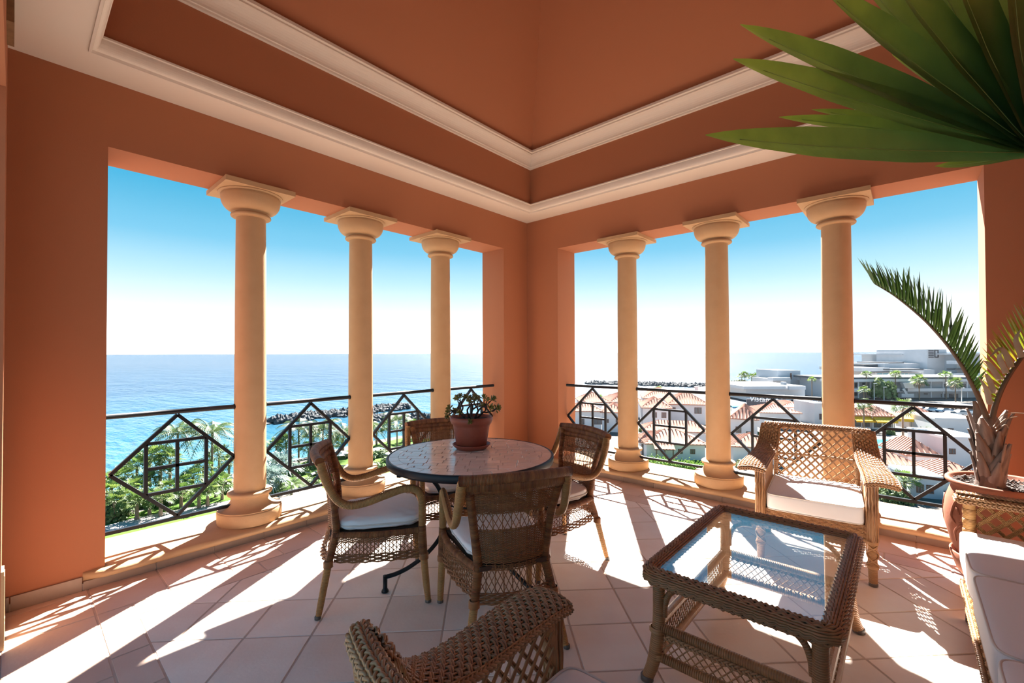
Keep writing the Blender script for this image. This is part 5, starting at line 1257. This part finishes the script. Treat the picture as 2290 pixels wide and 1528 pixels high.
house('low house with terracotta roof in front of the two-storey houses', (1440, 990), (1590, 996), 6, 2.4, 1.6, [(0.3, 0.9, 1.0, 0.9)])
house('white house with brown window seen through the first right diamond', (1285, 966), (1345, 966), 9, 4.6, 1.6, [(0.28, 1.6, 1.0, 1.3), (0.86, 1.6, 1.9, 1.3)])
house('white house with small windows left of the first right column', (1346, 966), (1396, 968), 9, 4.4, 1.4, [(0.25, 2.0, 0.6, 0.8), (0.7, 2.2, 0.7, 0.9)])
house('far pink-roofed house near the beach in the first right diamond', (1300, 938), (1362, 938), 10, 4.5, 2.2, [(0.5, 2, 1, 1)])
house('long pink-roofed house near the beach behind the first right column', (1368, 934), (1440, 934), 12, 4.2, 2.2, [(0.5, 2, 1, 1)])
house('pink-roofed house behind the two-storey houses near the sea', (1440, 926), (1520, 928), 12, 4.5, 2.6, [(0.3, 2, 1, 1)])
house('white house with a wide hipped roof left of the wicker armchair', (1634, 985), (1694, 990), 10, 4.4, 2.2, [(0.3, 1.6, 1.0, 1.2), (0.7, 0.0, 1.1, 2.0)])
house('low pink-roofed house below the dark stone wall', (1700, 957), (1790, 960), 10, 3.6, 1.5, [(0.4, 1, 1, 1)])
house('long low white house with a pale roof left of the third right column', (1748, 936), (1812, 938), 12, 3.0, 1.0, [(0.5, 1, 1, 1)])
house('white cube building directly left of the third right column', (1822, 950), (1846, 950), 8, 4.8, 0, [(0.6, 1.2, 0.9, 1.4)], flat=True)
house('terracotta-roofed house low between armchair and first terrace roofs', (1640, 1034), (1740, 1040), 7, 2.6, 1.5, [(0.4, 0.9, 0.8, 0.8)])
house('white house with arched roofline far right under the parked cars', (2092, 978), (2196, 982), 9, 3.6, 0.6, [(0.33, 0.9, 1.0, 1.0)], flat=True)
house('white walled house with plain sides behind the palm pot railing', (2112, 1052), (2204, 1056), 8, 4.6, 0, [(0.2, 2.4, 0.8, 0.8)], flat=True)
house('white house with pyramid tile roof inside the last right diamond', (2030, 1056), (2100, 1060), 7, 2.5, 1.9, [(0.3, 0.9, 0.8, 0.8)])
house('long terracotta roof low in the last right diamond', (1964, 1070), (2050, 1074), 6, 2.0, 1.4, [(0.4, 0.6, 0.7, 0.7)])
house('low house with striped tile roof left of the terracotta pot', (2108, 1098), (2200, 1104), 6, 2.0, 1.2, [(0.3, 0.6, 0.7, 0.7)])
house('grey flat-roofed shed beneath the last right diamond', (2036, 1112), (2110, 1118), 5, 2.3, 0, [(0.3, 0.6, 0.7, 1.0), (0.6, 0.6, 0.7, 1.0)], flat=True, wallm=PALE)
gpv = 'terracotta pavilions with yellow awnings by the pool'
for i, (x0, x1, y) in enumerate(((1906, 1950, 958), (1951, 1998, 960), (2046, 2096, 962))):
    t = house(['pavilion with terracotta roof and yellow awning nearest the third right column', 'pavilion with the steepest terracotta roof and yellow awning', 'pavilion with terracotta roof below the parked cars'][i], (x0, y), (x1, y+1), 6, 3.0, 1.9, [(0.25, 0.4, 1.5, 1.6), (0.7, 0.4, 1.5, 1.6)], group=gpv)
    L = frame((x0, y), (x1, y+1))[2]; mb = MB()
    P = np.array([[(0, 0, 2.75), (0, -1.6, 1.95), (0, -1.6, 1.6)], [(L, 0, 2.75), (L, -1.6, 1.95), (L, -1.6, 1.6)]]); mb.grid(P, smooth=False); mb.build('awning', YEL, t)
A, rz, L = frame((1996, 962), (2046, 964)); t = thing('awning', 'long yellow awning with a straight valance in the last right diamond', 'awning', tuple(A), rz)
mb = MB(); mb.grid(np.array([[(0, 4, 3.4), (0, -0.5, 2.6), (0, -0.5, 2.0)], [(L*1.6, 4, 3.4), (L*1.6, -0.5, 2.6), (L*1.6, -0.5, 2.0)]]), smooth=False); mb.build('canopy', YEL, t)
mb = MB(); [mb.box((x, -0.3, 1.2), (0.12, 0.12, 2.4)) for x in (0.2, L*0.8, L*1.55)]; mb.build('pole', POLE, t)
mb = MB(); P = [onz(x, y, GZ) for x, y in ((1930, 1012), (2016, 1014), (2014, 985), (1936, 983))]; mb.add([(p[0], p[1], GZ+0.06) for p in P], [[0, 1, 2, 3]], smooth=False); o = mb.build('swimming_pool', POOL); tag(o, 'bright blue swimming pool behind the lounge armchair', 'pool')
# dark stone wall with white letters, teal awnings
A, rz, L = frame((1670, 918), (1770, 922)); t = thing('garden_wall', 'dark stone wall carrying white sign letters below the grey hotel', 'wall', tuple(A), rz)
mb = MB(); mb.cbox(0, L, 0, 0.6, -0.5, 3.4); mb.build('wall_body', STW, t)
fc = bpy.data.curves.new('sign_letters', 'FONT'); fc.body = 'Vistamar'; fc.size = 1.95; fc.extrude = 0.06; fc.shear = 0.2; fc.space_character = 1.06
tmp = bpy.data.objects.new('tmp_text', fc); COL.objects.link(tmp)
me = bpy.data.meshes.new_from_object(tmp.evaluated_get(bpy.context.evaluated_depsgraph_get())); bpy.data.objects.remove(tmp)
me.materials.append(mat('white_letters', (0.9, 0.9, 0.9), 0.5)); o = bpy.data.objects.new('sign_letters', me); COL.objects.link(o); o.parent = t; o.location = (0.7, -0.1, 2.75); o.rotation_euler = (PI/2, 0, 0); o['label'] = 'white sign letters'
for (x, y, wd, lab) in ((1707, 926, 4.2, 'teal awning before the dark stone wall, the larger of two'), (1634, 924, 2.2, 'small teal awning beside the middle right column')):
    b = onz(x, y, GZ); t = thing('teal_awning', lab, 'awning', tuple(b), math.atan2(_R0[1], _R0[0])); mb = MB(); P = [(wd*u, 0.8*math.sin(v)*1.5, 1.3+0.9*math.cos(v)) for u in (0, 1) for v in np.linspace(-1.4, 1.4, 7)]; mb.grid(np.array(P).reshape(2, 7, 3), smooth=False); mb.build('canopy', TEAL, t)
    mb = MB(); [mb.box((q, 0, 0.7), (0.1, 0.1, 1.4)) for q in (0.1, wd-0.1)]; mb.build('pole', POLE, t)

# hotels: local x to the right across the view, y away, z up, built at true distance
RA = math.atan2(_R0[1], _R0[0])
class Hotel:
    def __init__(s, name, label, px, by, gz=GZ):
        b = onz(px, by, gz); s.b = b; s.D = float((b-CAM)@_F); s.t = thing(name, label, 'building', tuple(b), RA); s.gz = gz
    def X(s, px, d=0.0): return (px-1145.0)/FOC*(s.D+d)-float((s.b-CAM)@_R0)
    def Z(s, py, d=0.0): return float(aim(1145, py, s.D+d)[2])-s.gz
    def block(s, part, x0, x1, y0, y1, d0, d1, m_):
        mb = MB(); mb.cbox(s.X(x0, d0), s.X(x1, d0), d0, d1, max(s.Z(y1, d0), -0.5), s.Z(y0, d0))
        if d1-d0 > 4 and m_ is not FLATR:
            z = s.Z(y0, d0); e = 0.5; r_ = MB(); r_.cbox(s.X(x0, d0)+e, s.X(x1, d0)-e, d0+e, d1-e, z-0.2, z+0.06); r_.build('roof_surface', FLATR, s.t)
        return mb.build(part, m_, s.t)
    def holes(s, part, boxes, d, m_):
        for x0, x1, y0, y1 in boxes:
            mb = MB(); mb.cbox(s.X(x0, d), s.X(x1, d), d-0.12, d+0.3, s.Z(y1, d), s.Z(y0, d)); mb.build(part, m_, s.t)
h = Hotel('hotel', 'grey stepped hotel with a tower between the middle and third right columns', 1740, 897)
h.block('low_wing', 1668, 1800, 872, 897, 0, 22, WHITE); h.block('flat_roof', 1663, 1802, 866, 873, -1.5, 24, WHITE); h.block('flat_roof', 1668, 1796, 864.6, 866.2, 0, 22, FLATR)
h.holes('window', [(x, x+7, 885, 895) for x in range(1684, 1760, 11)], 0, DARKW)
h.block('roof_vent', 1753, 1759, 857, 871, 4, 6, WHITE)
h.block('tower', 1739, 1790, 831, 880, 26, 42, PALE); h.block('tower_wing', 1729, 1768, 850, 882, 24, 40, WHITE); h.block('balcony', 1729, 1768, 847, 854, 21, 25, WHITE)
h.holes('window', [(1767, 1770.5, 837, 851)], 26, WFRAME)
h.block('side_wing', 1790, 1842, 850, 884, 26, 44, WHITE); h.block('eaves', 1789, 1842, 847, 853, 24, 44, PALE); h.holes('window', [(1795, 1815, 855, 865), (1795, 1830, 870, 880)], 26, DARKW)
h.block('ramp_parapet', 1765, 1802, 866, 874, -3, -2, WHITE)
h2 = Hotel('hotel', 'long low hotel with two galleries behind the row of palms on the far right', 2000, 893)
h2.block('gallery_wall', 1850, 2230, 848, 893, 4, 20, PALE); h2.block('roof_band', 1850, 2230, 847, 852, 0.5, 20, FLATR); h2.block('fascia', 1850, 2230, 851, 857, 0, 3.9, WHITE)
h2.block('parapet', 1850, 2012, 872, 878.5, 0, 0.5, WHITE); h2.block('parapet', 2030, 2230, 872, 878.5, 0, 0.5, WHITE); h2.block('floor_slab', 1850, 2230, 878, 880, 0.3, 4, PALE)
h2.holes('door', [(1911, 1918, 859, 869), (1928, 1934, 859, 864), (2072, 2083, 863, 867), (2106, 2120, 862, 868), (2150, 2160, 862, 870)], 4, DARKW)
h2.holes('door', [(1910, 1917, 880, 888), (1990, 2012, 881, 892), (2066, 2074, 883, 886), (2104, 2116, 884, 892), (2122, 2142, 884, 893)], 4, DARKW)
h2.holes('gallery_post', [(x, x+1.6, 857, 893) for x in range(1865, 2225, 27)], 0.6, WHITE)
mb = MB(); P = [(h2.X(x), -1.2, h2.Z(y)) for x, y in ((2013, 859), (2040, 857), (2046, 871), (2018, 871))]; P2_ = [(p[0], 0.2, p[2]) for p in P]; mb.grid(np.array([P, P2_]), wrap_v=True, smooth=False); mb.poly(P); mb.build('stair_panel', WHITE, h2.t)
h2.block('stair_panel', 2016, 2044, 884, 892, -1.2, 0.2, WHITE)
mb = MB(); q0, q1 = [(h2.X(x), -1.0, h2.Z(y)) for x, y in ((2014, 872), (2022, 886))]; mb.bar(q0, q1, 0.5, 0.8); mb.build('stair_flight', WHITE, h2.t)
h3 = Hotel('hotel', 'large white terraced hotel with dark emblem wall highest on the right horizon', 2050, 868)
h3.block('glass_floor', 1958, 2062, 836, 860, 0, 30, WHITE); h3.holes('window', [(1962, 1973, 837, 846), (1975, 1987, 837, 846), (2016, 2022, 838, 846), (2024, 2030, 838, 846), (2032, 2056, 839, 846)], 0, GLZ)
h3.block('canopy', 1928, 1990, 826, 834, -3, 26, WHITE); h3.block('canopy', 1975, 2068, 828.5, 834, -3, 30, WHITE); h3.block('canopy_edge', 1976, 2066, 828, 830.5, -3.2, -3, FLATR)
h3.block('terrace', 1933, 1980, 818, 824, 12, 40, FLATR); h3.block('terrace', 1978, 2085, 816, 836, 8, 40, WHITE); h3.block('terrace_roof', 1990, 2022, 813.5, 815.5, 9, 30, FLATR)
h3.block('upper_floor', 2022, 2080, 797, 822, 20, 48, PALE); h3.block('upper_roof', 2018, 2082, 795, 797.5, 17, 50, WHITE); h3.block('upper_parapet', 2018, 2078, 811.5, 815, 16, 20, WHITE); h3.holes('window', [(2033, 2054, 802, 810), (2056, 2076, 803, 811)], 20, GLZ)
h3.block('emblem_wall', 2074, 2118, 785, 850, 4, 34, WHITE)
h3.block('step', 2066, 2090, 830, 852, 0, 8, WHITE)
mb = MB()
for y in (786.3, 790.0, 793.7, 797.4, 801.1): mb.cbox(h3.X(2077, 4), h3.X(2088, 4), 3.75, 4.05, h3.Z(y+2.2, 4), h3.Z(y, 4))
for x0, x1, y0, y1 in ((2090, 2091.8, 786, 803.3), (2097.2, 2099, 786, 803.3), (2090, 2099, 801.2, 803.3), (2090, 2099, 786, 788)): mb.cbox(h3.X(x0, 4), h3.X(x1, 4), 3.75, 4.05, h3.Z(y1, 4), h3.Z(y0, 4))
mb.build('emblem', STW, h3.t, label='dark emblem of five bars and a square frame')
h4 = Hotel('apartment_building', 'white apartment block with slanted balcony partly behind the right wall edge', 2150, 870)
h4.block('walls', 2140, 2240, 796, 870, 4, 30, PALE); h4.block('roof_slab', 2136, 2240, 794, 797, 1, 30, WHITE); h4.block('balcony', 2136, 2175, 811, 818, 0, 4, WHITE); h4.block('balcony', 2136, 2240, 828, 831.5, 0, 4, FLATR); h4.block('walls_lower', 2134, 2240, 838, 870, 0, 4, WHITE)
h4.holes('window', [(2149, 2160, 802, 810), (2172, 2178, 801, 805), (2156, 2170, 839, 847), (2172, 2176, 840, 847)], 4 if False else 0, DARKW)

# palms, trees and lamps along the hotels
gq = 'palms standing in a row before the long hotel'
for i, (px, cy, by, R_, sk) in enumerate(sorted(((1938, 839, 893, 2.2, False), (2003, 839, 893, 2.4, False), (2116, 840, 893, 2.4, False), (1932, 874, 897, 2.2, False), (1816, 850, 892, 1.6, False)))):
    palm('fan', px, cy, by, R_, 'slender palm before the hotels, '+ORD[i]+' from the left of its row', gq, skirt_=sk)
palm('fan', 2056, 852, 896, 3.0, 'thick palm with a brown skirt of dry fronds in the middle of the long hotel', None, skirt_=True)
palm('fan', 2137, 858, 899, 2.7, 'thick palm with dry brown skirt near the long frond of the potted palm', None, skirt_=True)
palm('fan', 1932, 908, 962, 2.3, 'large palm before the yellow awnings beside the third right column', None)
palm('fan', 2020, 914, 1022, 2.1, 'large tall palm inside the last right diamond beside the pool', None)
palm('fan', 2024, 1078, 1112, 1.9, 'bushy yellow-green palm low under the last right diamond', None)
gs = 'tiny palms on the headland by the sea'
for i, (px, cy, by) in enumerate(sorted(((1659, 842, 862), (1666, 840, 862), (1681, 845, 864), (1692, 843, 864), (1712, 841, 862), (1600, 856, 872), (1472, 877, 898), (1366, 898, 918), (1340, 897, 914)))):
    palm('fan', px, cy, by, 2.6, 'tiny slender palm by the pale sea, '+ORD[i]+' from the left along the shore', gs)
bush(1972, 894, 4.6, 7.2, 'large round tree before the long low hotel', None, trunk=1.0)
bush(1792, 934, 1.6, 1.9, 'round green tree beside the long low white house', None, trunk=0.6)
bush(1742, 932, 1.3, 1.2, 'yellowish bush right of the teal awnings', None, pale=True)
bush(1756, 932, 1.4, 1.0, 'pinkish flowering bush right of the teal awnings', None, pale=True)
gh = 'scrub on the headland near the sea'
for i in range(14):
    px = 1628+i*7+rr3.normal()*1.5; bush(px, 862+rr3.random()*14, 4.0, 3.2, 'pale headland scrub before the sea, '+ORD[i]+' clump from the left', gh, pale=True)
gt = 'garden bushes between the town houses'
GT = ((1640, 972, 1.2, 1.5, False), (1702, 985, 1.6, 1.5, False), (1690, 976, 1.1, 1.2, False), (1660, 1010, 1.6, 1.6, True), (1590, 968, 1.0, 1.6, False), (1575, 962, 1.2, 1.2, True), (1560, 966, 1.0, 1.2, False), (1520, 966, 1.0, 1.0, False),
                           (2070, 975, 2.2, 1.8, False), (2098, 972, 1.4, 1.0, False), (2160, 978, 1.0, 2.3, True), (2040, 1008, 1.7, 2.2, False), (2060, 1000, 1.4, 1.4, False), (1986, 1018, 1.5, 1.0, False), (2140, 1130, 1.2, 1.2, False), (2000, 1122, 1.8, 1.8, False), (1975, 1106, 1.5, 1.4, False), (2120, 976, 1.6, 0.9, False), (2150, 1114, 1.0, 1.3, False),
                           (1990, 972, 1.0, 1.3, False), (1440, 966, 1.2, 1.2, False), (1400, 960, 1.0, 1.0, False), (1706, 1010, 1.6, 1.5, True), (1690, 1040, 1.2, 1.2, False), (1660, 1046, 1.2, 1.2, True))
for (px, by, w_, h_, pl), r_, n_ in ranked(GT, lambda q: ('left of the middle right column' if q[0] < 1610 else 'left of the lounge armchair' if q[0] < 1800 else 'in the upper half of the last right bay' if q[1] < 1060 else 'low in the last right bay')+(' (pale)' if q[4] else '')):
    bush(px, by, w_, h_, n_+(' pale' if pl else ' green')+' town bush from the left, '+r_.replace(' (pale)', ''), gt, pale=pl)
HEDGE = mat('hedge_leaf', (0.12, 0.24, 0.035), 0.8, var=0.8, vscale=3, col2=(0.26, 0.36, 0.07), trans=0.2)
A, rz, L = frame((1450, 1042), (1600, 1062)); r = np.random.default_rng(15); n = 3200
P = np.c_[r.random(n)*L, r.normal(0, 0.55, n), np.abs(r.normal(0.75, 0.35, n))]; a_ = unit(r.normal(size=(n, 3)))*0.13; b_ = unit(np.cross(a_, r.normal(size=(n, 3))))*0.09
mb = MB(); mb.add(np.stack([P-a_, P-b_, P+a_, P+b_], 1).reshape(-1, 3), np.arange(4*n).reshape(n, 4), smooth=False); mb.cbox(0, L, -0.6, 0.6, -0.2, 0.75)
o = mb.build('hedge', HEDGE, kind='stuff'); o.location = A; o.rotation_euler = (0, 0, rz); tag(o, 'bright green hedge along the foot of the tiled porch house', 'hedge')
for i, (px, ty, by) in enumerate(((1977, 866, 896), (1955, 858, 896), (2151, 868, 899))):
    b = onz(px, by, GZ); D = float((b-CAM)@_F); hh = aim(px, ty, D)[2]-GZ; t = thing('lamp_post', ['white lamp post in front of the large round tree', 'white lamp post left of the large round tree', 'white lamp post behind the long palm frond'][i], 'lamp', tuple(b), RA)
    mb = MB(); mb.tube([(0, 0, 0), (0, 0, hh)], [0.12, 0.08], 8); mb.build('pole', UMB, t); mb = MB(); mb.box((0.4, 0, hh), (1.1, 0.3, 0.2)); mb.build('lamp_head', UMB, t)
# parked cars
CARC = [mat('car_'+n_, c, 0.25, spec=0.6) for n_, c in (('white', (0.75, 0.76, 0.78)), ('blue', (0.03, 0.12, 0.22)), ('silver', (0.42, 0.45, 0.48)), ('dark', (0.06, 0.07, 0.085)))]
TYRE = mat('tyre', (0.02, 0.02, 0.022), 0.8)
carp = {}
def car(px, by, c, turn, label, group=None):
    b = onz(px, by, GZ)
    if c in carp: t = copy_tree(carp[c]); t['label'] = label
    else:
        t = thing('car', label, 'car', (0, 0, 0), 0, None); carp[c] = t
        sec = [(-2.1, 0.35), (-2.12, 0.75), (-1.95, 0.95), (-1.3, 1.0), (0.95, 0.98), (1.9, 0.85), (2.12, 0.62), (2.1, 0.35)]
        mb = MB(); mb.grid(np.array([[(x, y*(0.97 if z < 0.9 else 0.92), z) for x, z in sec] for y in (-0.86, 0.86)]), wrap_v=True, smooth=False)
        for y in (-0.86, 0.86): mb.poly([(x, y*(0.97 if z < 0.9 else 0.92), z) for x, z in sec])
        mb.build('body', CARC[c], t)
        cab = [(-1.55, 0.98), (-1.05, 1.42), (0.2, 1.45), (0.95, 0.98)]
        mb = MB(); mb.grid(np.array([[(x, y*(1 if z < 1.1 else 0.82), z) for x, z in cab] for y in (-0.78, 0.78)]), wrap_v=True, smooth=False)
        for y in (-0.78, 0.78): mb.poly([(x, y*(1 if z < 1.1 else 0.82), z) for x, z in cab])
        cb = mb.build('cabin', DARKW, t); mb = MB(); mb.box((-0.42, 0, 1.45), (1.3, 1.28, 0.05)); mb.build('roof_panel', CARC[c], cb)
        for x in (-1.3, 1.3):
            for y in (-0.8, 0.8):
                mb = MB(); a = np.linspace(0, 2*PI, 15)[:-1]; mb.grid(np.array([[(x+0.32*math.cos(q), y+dy, 0.32+0.32*math.sin(q)) for q in a] for dy in (-0.1, 0.1)]), wrap_v=True); mb.poly([(x+0.32*math.cos(q), y+(0.1 if y > 0 else -0.1), 0.32+0.32*math.sin(q)) for q in a]); mb.build('wheel', TYRE, t)
    t.location = b; t.rotation_euler = (0, 0, RA+turn)
    if group: t['group'] = group
gc = 'parked cars beyond the terracotta pavilions'
for px, by, c, tn, lab in ((1800, 899, 0, 1.3, 'white car parked first from the left by the grey hotel'), (1817, 900, 0, 1.3, 'white car parked second from the left by the grey hotel'), (1834, 900, 2, 1.3, 'silver car parked beside the third right column')):
    car(px, by, c, tn, lab)
car(2112, 923, 1, 0.2, 'blue car parked among pale cars under the last right railing')
CARS = ((2062, 912, 2, 0.1), (2086, 914, 0, 0.15), (2080, 921, 2, 0.1), (2134, 916, 0, 0.0), (2150, 929, 2, 0.1), (2168, 926, 0, 0.1), (2178, 918, 2, 0.2), (2104, 913, 3, 0.1), (2128, 932, 0, 0.1), (2066, 920, 3, 0.1))
for (px, by, c, tn), r_, n_ in ranked(CARS, lambda q: q[2]):
    car(px, by, c, tn, n_+' '+{0: 'white', 2: 'silver', 3: 'dark grey'}[c]+' car from the left in the car park beyond the pavilions', gc)
